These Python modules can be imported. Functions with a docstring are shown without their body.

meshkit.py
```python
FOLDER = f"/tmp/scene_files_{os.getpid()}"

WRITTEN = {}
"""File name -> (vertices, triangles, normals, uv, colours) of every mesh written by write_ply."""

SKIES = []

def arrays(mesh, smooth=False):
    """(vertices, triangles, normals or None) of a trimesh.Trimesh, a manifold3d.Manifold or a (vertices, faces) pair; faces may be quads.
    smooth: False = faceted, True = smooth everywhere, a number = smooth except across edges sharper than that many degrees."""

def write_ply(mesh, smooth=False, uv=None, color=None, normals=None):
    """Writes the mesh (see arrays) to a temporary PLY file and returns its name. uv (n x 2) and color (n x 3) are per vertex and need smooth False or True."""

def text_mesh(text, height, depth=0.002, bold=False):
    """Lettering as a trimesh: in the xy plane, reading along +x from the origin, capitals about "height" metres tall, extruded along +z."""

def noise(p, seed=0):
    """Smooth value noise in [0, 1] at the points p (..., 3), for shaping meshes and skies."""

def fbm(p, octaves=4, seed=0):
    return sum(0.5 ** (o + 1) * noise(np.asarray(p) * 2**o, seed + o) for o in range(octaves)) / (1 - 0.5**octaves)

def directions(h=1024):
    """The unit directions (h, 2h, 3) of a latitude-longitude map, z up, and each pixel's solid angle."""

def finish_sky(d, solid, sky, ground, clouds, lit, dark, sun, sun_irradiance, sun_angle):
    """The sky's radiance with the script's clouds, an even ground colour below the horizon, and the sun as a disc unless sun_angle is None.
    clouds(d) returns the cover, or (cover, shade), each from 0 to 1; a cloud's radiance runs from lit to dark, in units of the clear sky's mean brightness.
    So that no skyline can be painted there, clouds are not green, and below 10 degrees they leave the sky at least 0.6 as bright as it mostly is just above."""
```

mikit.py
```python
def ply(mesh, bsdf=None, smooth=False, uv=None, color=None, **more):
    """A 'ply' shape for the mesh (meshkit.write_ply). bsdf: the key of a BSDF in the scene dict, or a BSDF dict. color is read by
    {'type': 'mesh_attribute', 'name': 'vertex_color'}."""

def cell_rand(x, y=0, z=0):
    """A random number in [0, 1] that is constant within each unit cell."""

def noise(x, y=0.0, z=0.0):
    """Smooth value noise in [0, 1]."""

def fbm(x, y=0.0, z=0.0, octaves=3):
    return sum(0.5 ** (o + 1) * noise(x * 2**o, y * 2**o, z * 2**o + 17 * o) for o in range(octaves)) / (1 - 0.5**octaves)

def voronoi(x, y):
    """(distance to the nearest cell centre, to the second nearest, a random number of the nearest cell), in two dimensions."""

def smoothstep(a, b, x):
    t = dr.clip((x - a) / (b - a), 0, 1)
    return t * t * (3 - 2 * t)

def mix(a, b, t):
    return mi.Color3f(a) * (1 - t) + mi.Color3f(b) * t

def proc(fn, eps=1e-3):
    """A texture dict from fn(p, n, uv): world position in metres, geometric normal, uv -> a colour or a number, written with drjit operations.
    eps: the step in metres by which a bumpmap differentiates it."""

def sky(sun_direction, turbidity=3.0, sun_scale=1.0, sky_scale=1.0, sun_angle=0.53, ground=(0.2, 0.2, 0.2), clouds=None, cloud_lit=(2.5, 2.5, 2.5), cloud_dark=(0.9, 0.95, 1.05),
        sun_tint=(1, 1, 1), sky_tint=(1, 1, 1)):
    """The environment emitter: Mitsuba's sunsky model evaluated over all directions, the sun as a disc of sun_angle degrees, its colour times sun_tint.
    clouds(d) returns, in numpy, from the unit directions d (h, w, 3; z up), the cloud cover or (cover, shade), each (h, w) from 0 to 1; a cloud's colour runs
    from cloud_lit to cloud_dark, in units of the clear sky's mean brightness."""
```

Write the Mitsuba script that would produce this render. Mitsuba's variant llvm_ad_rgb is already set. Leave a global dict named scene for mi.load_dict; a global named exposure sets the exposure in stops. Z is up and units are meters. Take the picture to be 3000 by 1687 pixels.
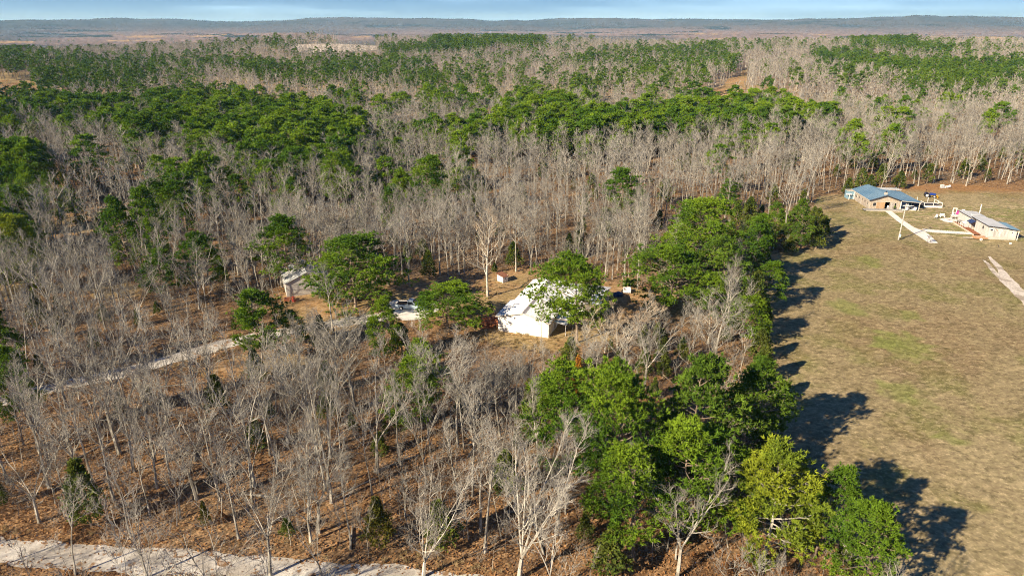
import math, random
import numpy as np, trimesh, mitsuba as mi, drjit as dr, mikit, meshkit
from scipy.spatial import cKDTree
from shapely.geometry import Polygon, LineString, Point
import shapely

# ------------------------------------------------------------------ camera, sky, exposure
CAM_H, PITCH, FOC = 48.0, math.radians(21.1), 2000.0          # focal length in pixels of the 3000 px wide photograph
T = mi.ScalarTransform4f
scene, labels = {}, {}
scene['camera'] = {'type': 'perspective', 'fov': math.degrees(2 * math.atan(1500 / FOC)), 'fov_axis': 'x', 'near_clip': 0.5, 'far_clip': 40000.0,
                   'to_world': T().look_at(origin=[0, 0, CAM_H], target=[0, math.cos(PITCH), CAM_H - math.sin(PITCH)], up=[0, 0, 1]),
                   'medium': {'type': 'ref', 'id': 'air'}}
SUN = np.array([-0.70, -0.54, 0.465])


def cloud_cover(d):
    e = np.degrees(np.arcsin(np.clip(d[..., 2], -1, 1)))
    az = np.degrees(np.arctan2(d[..., 0], d[..., 1]))
    q = np.stack([az / 9.0 + e * 0.25, e / 0.55, az * 0 + 3.3], -1)
    a = meshkit.fbm(q, 4, 5)
    big = meshkit.fbm(np.stack([az / 26.0, e / 2.4, az * 0], -1), 3, 9)
    wisp = np.clip((a - 0.47) / 0.25, 0, 1) * np.clip((big - 0.36) / 0.3, 0, 1)
    low = 0.55 * np.exp(-np.clip(e, 0, 90) / 0.8) + 0.26 * np.exp(-np.clip(e, 0, 90) / 7.0)      # the pale veil over the horizon
    return np.clip(wisp * 0.5 * np.clip(1.15 - e / 70, 0, 1) + low, 0, 0.85)


scene['sky'] = mikit.sky(SUN, turbidity=2.6, clouds=cloud_cover, cloud_lit=(4.7, 7.7, 10.8), ground=(0.16, 0.13, 0.09), sky_tint=(0.24, 0.62, 1.35), sun_tint=(0.91, 0.98, 1.09), sun_scale=1.5, sky_scale=0.42)
exposure = 2.35


# ------------------------------------------------------------------ helpers
def numbered(name):
    k, n = name, 0
    while k in USED:
        n += 1
        k = f'{name}_{n:03d}'
    USED.add(k)
    return k


USED = set()


def thing(name, label, cat, group=None):
    k = numbered(name)
    labels[k] = {'label': label, 'category': cat}
    if group:
        labels[k]['group'] = group
    return k


def part(holder, name, mesh, mat, tw=None, smooth=False, label=None, kind=None):
    k = numbered(holder + '__' + name)
    scene[k] = mikit.ply(mesh, mat, smooth=smooth)
    if tw is not None:
        scene[k]['to_world'] = tw
    if label or kind:
        labels[k] = {a: b for a, b in (('label', label), ('kind', kind)) if b}
    return k


def whole(name, label, cat, mesh, mat, tw=None, group=None, smooth=False):
    k = thing(name, label, cat, group)
    scene[k] = mikit.ply(mesh, mat, smooth=smooth)
    if tw is not None:
        scene[k]['to_world'] = tw
    return k


def struct(name, label, mesh, mat, smooth=False):
    k = numbered(name)
    scene[k] = mikit.ply(mesh, mat, smooth=smooth)
    labels[k] = {'label': label, 'kind': 'structure'}
    return k


def sm(a, b, x):
    t = np.clip((x - a) / (b - a), 0, 1)
    return t * t * (3 - 2 * t)


RISES = ((-262, 955, 13, 120, 75), (-150, 1250, 14, 110, 90), (150, 430, 10, 60, 45), (185, 520, 9, 50, 60), (-335, 425, 10, 70, 40))


def terrain(x, y):
    x, y = np.asarray(x, float), np.asarray(y, float)
    D = np.hypot(x, y)
    p = np.stack([x / 300, y / 300, x * 0], -1)
    z = sm(240, 800, D) * (7 + 13 * (meshkit.fbm(p, 2, 3) - 0.5))
    z = z + 13 * np.exp(-((x + 5) / 170) ** 2 - ((y - 1030) / 200) ** 2) + 9 * np.exp(-((x - 520) / 230) ** 2 - ((y - 920) / 180) ** 2)
    for bx_, by_, a_, sx, sy in RISES:
        z = z + a_ * np.exp(-((x - bx_) / sx) ** 2 - ((y - by_) / sy) ** 2)
    q = np.stack([x / 900, y / 900, x * 0 + 7], -1)
    z = z - 40 * sm(1050, 2100, D + 500 * (meshkit.noise(q, 4) - 0.5))
    q2 = np.stack([x / 1500, y / 1500, x * 0], -1)
    z = z + sm(2300, 5000, D) * 62 * (meshkit.fbm(q2, 3, 11) - 0.42)
    az = np.degrees(np.arctan2(x, y))
    far = 112 + 84 * (meshkit.fbm(np.stack([az / 7, D / 5000, az * 0], -1), 3, 21) - 0.5) + 30 * (meshkit.fbm(np.stack([az / 1.6, D / 2500, az * 0], -1), 3, 23) - 0.5)
    z = z + sm(5500, 9200, D) * far
    return z


def ray(u, v):
    a, b, c, s = (u - 1500) / FOC, -(v - 843.5) / FOC, math.cos(PITCH), math.sin(PITCH)
    return np.array([a, c + b * s, -s + b * c])


def at(u, v, z=0.0):
    """The point of the place that the photograph shows at its pixel (u, v), z metres above the ground."""
    d = ray(u, v)
    t = np.concatenate([np.arange(40, 400, 0.5), np.geomspace(400, 12000, 1500)])
    p = d[None] * t[:, None]
    over = CAM_H + p[:, 2] - z - terrain(p[:, 0], p[:, 1])
    i = np.argmax(over < 0) if (over < 0).any() else len(t) - 1
    f = over[i - 1] / (over[i - 1] - over[i] + 1e-9)
    q = p[i - 1] + f * (p[i] - p[i - 1])
    return float(q[0]), float(q[1])


def height_at(v, x, y):
    d = ray(1500, v)
    return CAM_H + d[2] * y / d[1] - float(terrain(x, y))


def poly(pts, z=0.0):
    return Polygon([at(u, v, z) for u, v in pts]).buffer(0)


def ragged(pg, amp, step=1.0, scale=2.5, seed=0):
    """The polygon with an uneven edge."""
    ring = np.array(pg.segmentize(step).exterior.coords)[:-1]
    n = meshkit.fbm(np.stack([ring[:, 0] / scale, ring[:, 1] / scale, ring[:, 0] * 0], -1), 3, seed) - 0.5
    m = meshkit.fbm(np.stack([ring[:, 0] / scale + 31, ring[:, 1] / scale, ring[:, 0] * 0], -1), 3, seed + 5) - 0.5
    return Polygon(ring + amp * 2 * np.stack([n, m], -1)).buffer(0)


def strip(pts, widths):
    """A band of uneven width along a polyline of ground points."""
    p = np.array(LineString(pts).segmentize(3.0).coords)
    w = np.interp(np.linspace(0, 1, len(p)), np.linspace(0, 1, len(widths)), widths)
    t = np.gradient(p, axis=0)
    t /= np.linalg.norm(t, axis=1, keepdims=True)
    n = np.stack([-t[:, 1], t[:, 0]], -1)
    return Polygon(np.vstack([p + n * w[:, None] / 2, (p - n * w[:, None] / 2)[::-1]])).buffer(0)


def sheet(pg, z):
    """The polygon as a triangulated sheet at height z."""
    out = []
    for g in getattr(pg, 'geoms', [pg]):
        v, f = trimesh.creation.triangulate_polygon(g, engine='earcut')
        out.append(trimesh.Trimesh(np.column_stack([v, np.full(len(v), z)]), f, process=False))
    m = trimesh.util.concatenate(out)
    m.fix_normals() if False else None
    n = np.cross(m.vertices[m.faces[:, 1]] - m.vertices[m.faces[:, 0]], m.vertices[m.faces[:, 2]] - m.vertices[m.faces[:, 0]])
    m.faces[n[:, 2] < 0] = m.faces[n[:, 2] < 0][:, ::-1]
    return m


def box(x0, x1, y0, y1, z0, z1):
    return trimesh.creation.box(bounds=[[min(x0, x1), min(y0, y1), min(z0, z1)], [max(x0, x1), max(y0, y1), max(z0, z1)]])


def slab(pts, th):
    """A roof plate: the quad pts (top side), th thick below."""
    p = np.array(pts, float)
    n = np.cross(p[1] - p[0], p[-1] - p[0])
    n /= np.linalg.norm(n)
    if n[2] < 0:
        n = -n
    v = np.vstack([p, p - n * th])
    k = len(p)
    f = [[0, i, i + 1] for i in range(1, k - 1)] + [[k, k + i + 1, k + i] for i in range(1, k - 1)]
    for i in range(k):
        j = (i + 1) % k
        f += [[i, k + i, k + j], [i, k + j, j]]
    m = trimesh.Trimesh(v, f, process=False)
    m.fix_normals()
    return m


def ribs(pts, n, r):
    """Raised ribs up a roof plate from the edge pts[0]-pts[1] to the edge pts[3]-pts[2]."""
    p, out = np.array(pts, float), []
    up = np.cross(p[1] - p[0], p[3] - p[0])
    up /= np.linalg.norm(up)
    up = up if up[2] > 0 else -up
    side = (p[1] - p[0]) / np.linalg.norm(p[1] - p[0])
    for i in range(1, n):
        a, b = p[0] + (p[1] - p[0]) * i / n, p[3] + (p[2] - p[3]) * i / n
        v = [a - side * r, a + side * r, a + up * r * 1.3, b - side * r, b + side * r, b + up * r * 1.3]
        out.append(trimesh.Trimesh(v, [[0, 2, 5], [0, 5, 3], [2, 1, 4], [2, 4, 5], [0, 1, 2], [3, 5, 4]], process=False))
    return trimesh.util.concatenate(out)


def tube(points, radii, sides=6):
    p = np.asarray(points, float)
    r = np.broadcast_to(radii, (len(p),))
    t = np.gradient(p, axis=0)
    t /= np.linalg.norm(t, axis=1, keepdims=True) + 1e-12
    ref = np.array([0, 0, 1.0]) if abs(t[0, 2]) < 0.9 else np.array([1.0, 0, 0])
    a = np.cross(t, ref)
    a /= np.linalg.norm(a, axis=1, keepdims=True) + 1e-12
    b, ang = np.cross(t, a), np.arange(sides) * 2 * np.pi / sides
    v = (p[:, None] + r[:, None, None] * (np.cos(ang)[None, :, None] * a[:, None] + np.sin(ang)[None, :, None] * b[:, None])).reshape(-1, 3)
    i, j = np.meshgrid(np.arange(len(p) - 1), np.arange(sides), indexing='ij')
    q = np.stack([i * sides + j, i * sides + (j + 1) % sides, (i + 1) * sides + (j + 1) % sides, (i + 1) * sides + j], -1).reshape(-1, 4)
    return v, np.vstack([q[:, [0, 1, 2]], q[:, [0, 2, 3]]])


def pipe(points, r, sides=6, cap=True):
    v, f = tube(points, r, sides)
    if cap:
        k, n = len(v), sides
        v = np.vstack([v, [points[0]], [points[-1]]])
        f = np.vstack([f, [[k, (i + 1) % n, i] for i in range(n)], [[k + 1, k - n + i, k - n + (i + 1) % n] for i in range(n)]])
    m = trimesh.Trimesh(v, f, process=False)
    m.fix_normals()
    return m


def cat(ms):
    return trimesh.util.concatenate([trimesh.Trimesh(*m, process=False) if isinstance(m, tuple) else m for m in ms])


def frame(x, y, yaw, z=0.0, s=1.0):
    return T().translate([x, y, z]).rotate([0, 0, 1], math.degrees(yaw)).scale(s)


# ------------------------------------------------------------------ materials
F, SS, MX = mi.Float, mikit.smoothstep, mikit.mix


def diffuse(name, c, rough=None):
    col = c if isinstance(c, dict) else {'type': 'rgb', 'value': c}
    b = {'type': 'diffuse', 'reflectance': col} if rough is None else {'type': 'principled', 'base_color': col, 'roughness': rough, 'specular': 0.3}
    scene[name] = {'type': 'twosided', 'bsdf': b}


def tinted(c0, c1, scale, scale_z=None):
    """A colour that drifts between two tones over the place."""
    def fn(p, n, uv):
        return MX(c0, c1, SS(0.3, 0.7, mikit.fbm(p.x * scale, p.y * scale, p.z * (scale_z or scale), 2)))
    return mikit.proc(fn)


def leaf(name, c0, c1, thru=0.5, scale=0.16):
    def fn(p, n, uv):
        c = MX(c0, c1, SS(0.3, 0.7, mikit.fbm(p.x * scale, p.y * scale, p.z * scale, 2)))
        return c * (0.72 + 0.56 * mikit.noise(p.x * 1.7, p.y * 1.7, p.z * 1.7))
    scene[name] = {'type': 'principledthin', 'base_color': mikit.proc(fn), 'roughness': 0.6, 'spec_trans': 0.0, 'diff_trans': thru, 'spec_tint': 0.0, 'eta': 1.35}


diffuse('bark_pale', tinted((0.47, 0.445, 0.39), (0.225, 0.21, 0.18), 0.9))
diffuse('bark_grey', tinted((0.42, 0.395, 0.345), (0.20, 0.185, 0.16), 0.35))
diffuse('bark_white', tinted((0.60, 0.57, 0.50), (0.36, 0.34, 0.295), 0.9))
diffuse('twig_grey', tinted((0.37, 0.352, 0.315), (0.225, 0.212, 0.188), 0.14))
diffuse('twig_tan', tinted((0.50, 0.41, 0.30), (0.36, 0.29, 0.22), 0.3))
diffuse('bark_pine', tinted((0.34, 0.27, 0.21), (0.20, 0.155, 0.12), 0.6))
diffuse('brush', tinted((0.33, 0.285, 0.235), (0.16, 0.13, 0.105), 0.3))
diffuse('far_twig', tinted((0.34, 0.312, 0.285), (0.24, 0.218, 0.198), 0.02))
leaf('needles', (0.195, 0.30, 0.026), (0.09, 0.18, 0.02), 0.42, 0.13)
leaf('needles_far', (0.135, 0.215, 0.03), (0.065, 0.13, 0.02), 0.4, 0.09)
leaf('needles_light', (0.27, 0.32, 0.03), (0.18, 0.25, 0.03), 0.45, 0.3)
leaf('needles_dark', (0.15, 0.24, 0.03), (0.08, 0.15, 0.02), 0.35, 0.3)
leaf('cedar', (0.15, 0.185, 0.035), (0.075, 0.115, 0.025), 0.4, 0.5)
leaf('cedar_olive', (0.17, 0.16, 0.03), (0.11, 0.12, 0.025), 0.5, 0.4)
leaf('rust_leaf', (0.66, 0.36, 0.05), (0.5, 0.25, 0.05), 0.5, 0.6)
leaf('brown_leaf', (0.33, 0.17, 0.075), (0.21, 0.11, 0.05), 0.6, 0.6)
leaf('litter_leaf', (0.40, 0.22, 0.10), (0.22, 0.115, 0.055), 0.4, 1.7)
leaf('straw', (0.42, 0.33, 0.19), (0.30, 0.235, 0.12), 0.5, 0.5)


def litter(p, n, uv):
    big = mikit.fbm(p.x * 0.07, p.y * 0.07, 0.0, 3)
    mid = mikit.fbm(p.x * 0.6, p.y * 0.6, 3.0, 3)
    d1, d2, k = mikit.voronoi(p.x * 4.5, p.y * 4.5)
    fine = mikit.noise(p.x * 11, p.y * 11, 0.0)
    c = MX((0.185, 0.11, 0.062), (0.34, 0.205, 0.105), SS(0.3, 0.7, mid))
    c = MX(c, (0.30, 0.21, 0.125), SS(0.45, 0.7, big) * 0.75)
    c = MX(c, (0.48, 0.31, 0.17), SS(0.55, 1.0, k) * 0.75)
    return c * (0.55 + 0.5 * k) * (0.65 + 0.7 * fine)


def far_floor(p, n, uv):
    d = dr.sqrt(p.x * p.x + p.y * p.y)
    near = litter(p, n, uv)
    a = mikit.fbm(p.x * 0.004, p.y * 0.004, 0.0, 3)
    c = MX((0.21, 0.165, 0.13), (0.30, 0.235, 0.17), SS(0.35, 0.65, a))
    c = MX(c, (0.45, 0.34, 0.19), SS(0.66, 0.70, a))
    return MX(near, c, SS(250.0, 600.0, d))


GREENS = [(*at(2550, 765), 3.0), (*at(2665, 925), 1.6), (*at(2640, 1010), 4.5), (*at(2590, 1000), 2.0), (*at(2790, 1280), 1.4), (*at(2640, 1150), 2.6), (*at(2480, 900), 3.0)]


def field(p, n, uv):
    a = mikit.fbm(p.x * 0.035, p.y * 0.05, 0.0, 3)
    b = mikit.fbm(p.x * 0.16 + 9, p.y * 0.16, 2.0, 3)
    w = mikit.noise(p.x * 0.5, p.y * 0.5, 4.0) * 2.0
    streak = mikit.fbm(p.x * 1.3 + w, p.y * 2.2 + w, 1.0, 3)
    fleck = mikit.noise(p.x * 5.5, p.y * 5.5, 0.0)
    fine = mikit.noise(p.x * 2.3, p.y * 3.1, 7.0)
    c = MX((0.325, 0.26, 0.145), (0.385, 0.315, 0.18), SS(0.3, 0.7, a))
    c = MX(c, (0.235, 0.225, 0.085), SS(0.50, 0.70, b) * 0.75)
    c = MX(c, (0.27, 0.18, 0.105), SS(0.52, 0.68, mikit.fbm(p.x * 0.06 + 40, p.y * 0.06, 5.0, 3)) * 0.4)
    c = MX(c, (0.43, 0.345, 0.20), SS(0.52, 0.74, streak) * 0.6)
    c = MX(c, (0.16, 0.135, 0.06), SS(0.46, 0.30, streak) * 0.35)
    c = MX(c, (0.50, 0.40, 0.26), SS(0.80, 0.92, fleck) * 0.55)
    for gx, gy, gr_ in GREENS:
        dd = dr.sqrt(dr.square(p.x - gx) + dr.square((p.y - gy) * 0.8)) + 3.0 * mikit.noise(p.x * 0.7, p.y * 0.7, 2.0)
        c = MX(c, (0.235, 0.265, 0.075), SS(gr_ + 2.6, gr_, dd) * 0.62)
    # mown round the buildings: pale clippings, greener grass
    q = SS(150.0, 162.0, p.y) * SS(196.0, 186.0, p.y) * SS(94.0, 102.0, p.x)
    s2 = mikit.fbm(p.x * 0.5 + w, p.y * 1.5, 3.0, 3)
    c = MX(c, (0.56, 0.46, 0.28), SS(0.60, 0.68, s2) * q * 0.9)
    c = MX(c, (0.22, 0.27, 0.07), SS(0.44, 0.34, s2) * q * 0.5)
    # fallen leaves along the far wood edge
    e = SS(203.0, 213.0, p.y + 4 * mikit.noise(p.x * 0.2, p.y * 0.2, 0.0))
    c = MX(c, (0.36, 0.19, 0.085), e * 0.85)
    tuft = mikit.noise(p.x * 1.5 + w, p.y * 2.4, 11.0)
    return c * (0.68 + 0.44 * fine) * (0.80 + 0.36 * fleck) * (0.82 + 0.36 * tuft)


def clearing(p, n, uv):
    a = mikit.fbm(p.x * 0.12, p.y * 0.12, 0.0, 3)
    fleck = mikit.noise(p.x * 5, p.y * 5, 0.0)
    st = mikit.fbm(p.x * 1.6, p.y * 3.2, 1.0, 3)
    c = MX((0.37, 0.225, 0.115), (0.33, 0.25, 0.12), SS(0.35, 0.65, a))
    c = MX(c, (0.44, 0.32, 0.19), SS(0.5, 0.75, st) * 0.8)
    c = MX(c, (0.18, 0.115, 0.06), SS(0.45, 0.28, st) * 0.6)
    return c * (0.75 + 0.5 * fleck)


def gravel(p, n, uv):
    a = mikit.fbm(p.x * 0.5, p.y * 0.5, 0.0, 3)
    b = mikit.noise(p.x * 6, p.y * 6, 0.0)
    k = mikit.noise(p.x * 15, p.y * 15, 3.0)
    lf = mikit.voronoi(p.x * 2.2, p.y * 2.2)[2]
    c = MX((0.44, 0.405, 0.36), (0.64, 0.61, 0.56), SS(0.3, 0.7, a))
    c = MX(c, (0.30, 0.19, 0.11), SS(0.60, 0.72, mikit.fbm(p.x * 0.8 + 7, p.y * 0.8, 0.0, 3)) * SS(0.45, 0.7, lf))
    return c * (0.72 + 0.3 * b + 0.2 * k)


def ruts(p, n, uv):
    a = mikit.fbm(p.x * 0.7 + p.y * 0.4, p.y * 0.35, 0.0, 3)
    return MX((0.40, 0.34, 0.27), (0.66, 0.60, 0.53), SS(0.35, 0.65, a)) * (0.8 + 0.35 * mikit.noise(p.x * 5, p.y * 5, 0.0))


def boards(c0, c1, c2, w=0.19):
    def fn(p, n, uv):
        t = (p.x * 0.96 - p.y * 0.10) / w * (1 - SS(0.5, 0.8, dr.abs(n.x))) + (p.y / w) * SS(0.5, 0.8, dr.abs(n.x))
        k = mikit.cell_rand(t, 0.0, 3.0)
        g = mikit.fbm(p.x * 3, p.y * 3, p.z * 0.6, 2)
        c = MX(c0, c1, k)
        c = MX(c, c2, SS(0.62, 0.9, mikit.cell_rand(t, 1.0, 5.0)) * 0.6)
        return c * (0.72 + 0.5 * g) * (0.55 + 0.45 * SS(0.0, 0.14, t - dr.floor(t)))
    return mikit.proc(fn)


def metal(c0, c1, s=0.5):
    def fn(p, n, uv):
        g = mikit.fbm(p.x * s, p.y * s, p.z * s * 2, 3)
        return MX(c0, c1, SS(0.3, 0.75, g))
    return mikit.proc(fn)


diffuse('m_litter', mikit.proc(far_floor))
diffuse('m_field', mikit.proc(field))
diffuse('m_clearing', mikit.proc(clearing))
diffuse('m_gravel', mikit.proc(gravel))
diffuse('m_ruts', mikit.proc(ruts))
diffuse('m_concrete', metal((0.85, 0.82, 0.77), (0.76, 0.72, 0.66), 0.9))
diffuse('white_metal', metal((0.74, 0.755, 0.775), (0.62, 0.635, 0.655), 0.6), 0.5)
diffuse('white_siding', metal((0.78, 0.79, 0.80), (0.68, 0.685, 0.69), 0.8))
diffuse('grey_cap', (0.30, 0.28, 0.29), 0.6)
diffuse('blue_roof', metal((0.085, 0.165, 0.26), (0.125, 0.21, 0.30), 0.25), 0.5)
diffuse('blue_roof_pale', metal((0.15, 0.27, 0.37), (0.19, 0.31, 0.40), 0.3), 0.5)
diffuse('pale_roof', metal((0.50, 0.51, 0.52), (0.38, 0.40, 0.41), 0.35), 0.5)
diffuse('grey_boards', boards((0.45, 0.42, 0.39), (0.30, 0.28, 0.265), (0.36, 0.25, 0.17)))
diffuse('grey_boards_pale', boards((0.66, 0.655, 0.645), (0.50, 0.49, 0.48), (0.42, 0.395, 0.37)))
diffuse('tan_boards', boards((0.48, 0.385, 0.29), (0.40, 0.345, 0.285), (0.52, 0.485, 0.44)))
diffuse('orange_boards', boards((0.50, 0.32, 0.18), (0.42, 0.29, 0.18), (0.44, 0.37, 0.30)))
diffuse('trim_pale', (0.52, 0.48, 0.42))
diffuse('trim_dark', (0.045, 0.04, 0.045))
diffuse('deck_grey', metal((0.42, 0.41, 0.39), (0.33, 0.32, 0.31), 1.0))
diffuse('deck_red', metal((0.34, 0.145, 0.085), (0.27, 0.115, 0.07), 1.2))
diffuse('deck_dark', metal((0.075, 0.075, 0.085), (0.11, 0.11, 0.115), 1.2))
diffuse('rust_board', metal((0.42, 0.17, 0.09), (0.28, 0.10, 0.06), 1.4))
diffuse('red_roof', metal((0.30, 0.14, 0.09), (0.22, 0.10, 0.07), 2.0))
diffuse('red_paint', (0.55, 0.025, 0.02), 0.4)
diffuse('blue_paint', (0.02, 0.05, 0.26), 0.35)
diffuse('blue_tarp', (0.03, 0.05, 0.13), 0.5)
diffuse('yellow_paint', (0.60, 0.33, 0.02), 0.4)
diffuse('orange_paint', (0.45, 0.25, 0.13), 0.5)
diffuse('pink_paint', (0.62, 0.06, 0.30), 0.5)
diffuse('aqua_paint', (0.45, 0.66, 0.72), 0.5)
diffuse('car_paint', (0.40, 0.50, 0.60), 0.25)
diffuse('rubber', (0.03, 0.03, 0.03))
diffuse('white_plain', (0.80, 0.79, 0.77))
diffuse('shed_siding', metal((0.62, 0.60, 0.57), (0.50, 0.48, 0.46), 0.8))
diffuse('pole_wood', metal((0.52, 0.49, 0.45), (0.40, 0.375, 0.35), 1.5))
diffuse('interior_shade', (0.02, 0.018, 0.02))  # near-black colour that paints in the darkness of interiors
diffuse('steel_dark', (0.10, 0.08, 0.07), 0.5)
scene['glass'] = {'type': 'twosided', 'bsdf': {'type': 'principled', 'base_color': {'type': 'rgb', 'value': [0.02, 0.022, 0.03]}, 'roughness': 0.08, 'specular': 0.5}}


def woodland(p, n, uv):
    d = dr.sqrt(p.x * p.x + p.y * p.y)
    s = mikit.fbm(p.x * 0.05, p.y * 0.05, p.z * 0.1, 2)
    a = mikit.fbm(p.x * 0.0011 + 3, p.y * 0.0017, 0.0, 3)
    b = mikit.fbm(p.x * 0.0045, p.y * 0.0045, 9.0, 3)
    m = mikit.fbm(p.x * 0.0034 + 50, p.y * 0.0024, 4.0, 3)
    t = mikit.fbm(p.x * 0.0007, p.y * 0.0005 + 20, 4.0, 3)
    c = MX((0.30, 0.225, 0.185), (0.20, 0.15, 0.125), SS(0.3, 0.7, s))
    c = MX(c, (0.12, 0.115, 0.105), SS(0.45, 0.62, t))
    c = MX(c, (0.03, 0.045, 0.022), SS(0.60, 0.63, b) * SS(0.42, 0.58, a))
    c = MX(c, (0.06, 0.075, 0.06), SS(5600.0, 7400.0, d) * 0.8)
    c = MX(c, (0.40, 0.28, 0.15), SS(0.72, 0.73, m) * SS(1900.0, 2600.0, d) * SS(5600.0, 4800.0, d))
    return c


diffuse('m_woodland', mikit.proc(woodland))


# ------------------------------------------------------------------ the lie of the land
def land(r, th, lift=None):
    rr, tt = np.meshgrid(r, th, indexing='ij')
    x, y = rr * np.sin(tt), rr * np.cos(tt)
    z = terrain(x, y)
    if lift is not None:
        z = z + lift(x, y)
    v = np.stack([x, y, z], -1).reshape(-1, 3)
    i, j = np.meshgrid(np.arange(len(r) - 1), np.arange(len(th) - 1), indexing='ij')
    n = len(th)
    q = np.stack([i * n + j, i * n + j + 1, (i + 1) * n + j + 1, (i + 1) * n + j], -1).reshape(-1, 4)
    return trimesh.Trimesh(v, np.vstack([q[:, [0, 2, 1]], q[:, [0, 3, 2]]]), process=False)


gr = np.concatenate([[0.0, 60, 120, 180], np.geomspace(235, 13000, 110)])
struct('ground', 'leaf covered ground under the woods, orange brown', land(gr, np.radians(np.arange(-180, 180.1, 1.0))), 'm_litter', smooth=True)

FIELD = Polygon([at(u, v) for u, v in [(2760, 1900), (2620, 1760), (2500, 1640), (2400, 1560), (2290, 1440), (2245, 1300), (2232, 1150), (2225, 1000), (2215, 900), (2240, 800), (2250, 745), (2400, 722),
                                       (2425, 690), (2385, 610), (2390, 580), (2480, 566), (2560, 556), (2720, 541), (3000, 534), (3300, 531)]] + [(330, 205), (330, 20), (60, 20), (42, 34)]).buffer(0)
CLEAR = poly([(1115, 850), (1180, 826), (1260, 815), (1350, 806), (1500, 796), (1590, 800), (1700, 815), (1790, 832), (1860, 850), (2060, 880), (2075, 905), (2000, 935), (1890, 965), (1760, 1000), (1640, 1030), (1560, 1030),
              (1440, 1010), (1370, 960), (1250, 930), (1130, 905)])
YARD = poly([(800, 905), (840, 850), (930, 842), (1000, 880), (1120, 880), (1120, 940), (980, 985), (840, 985)])
DRIVE = strip([at(u, v) for u, v in [(-160, 1245), (-60, 1195), (60, 1160), (200, 1127), (330, 1100), (450, 1068), (560, 1037), (650, 1010), (760, 985), (880, 965), (1010, 945), (1110, 930), (1180, 912)]], [3.2, 3.4, 3.3, 3.6, 3.2, 3.6, 4.5])
ROAD = strip([at(u, v) for u, v in [(-420, 1570), (-150, 1600), (0, 1611), (130, 1622), (300, 1635), (480, 1646), (640, 1657), (780, 1668), (940, 1681), (1180, 1697), (1500, 1740)]], [3.0, 3.1, 3.3, 3.5, 3.3, 3.3, 3.4])
PAD = poly([(1128, 895), (1150, 880), (1215, 880), (1270, 888), (1290, 905), (1250, 935), (1180, 940), (1140, 920)])
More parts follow.
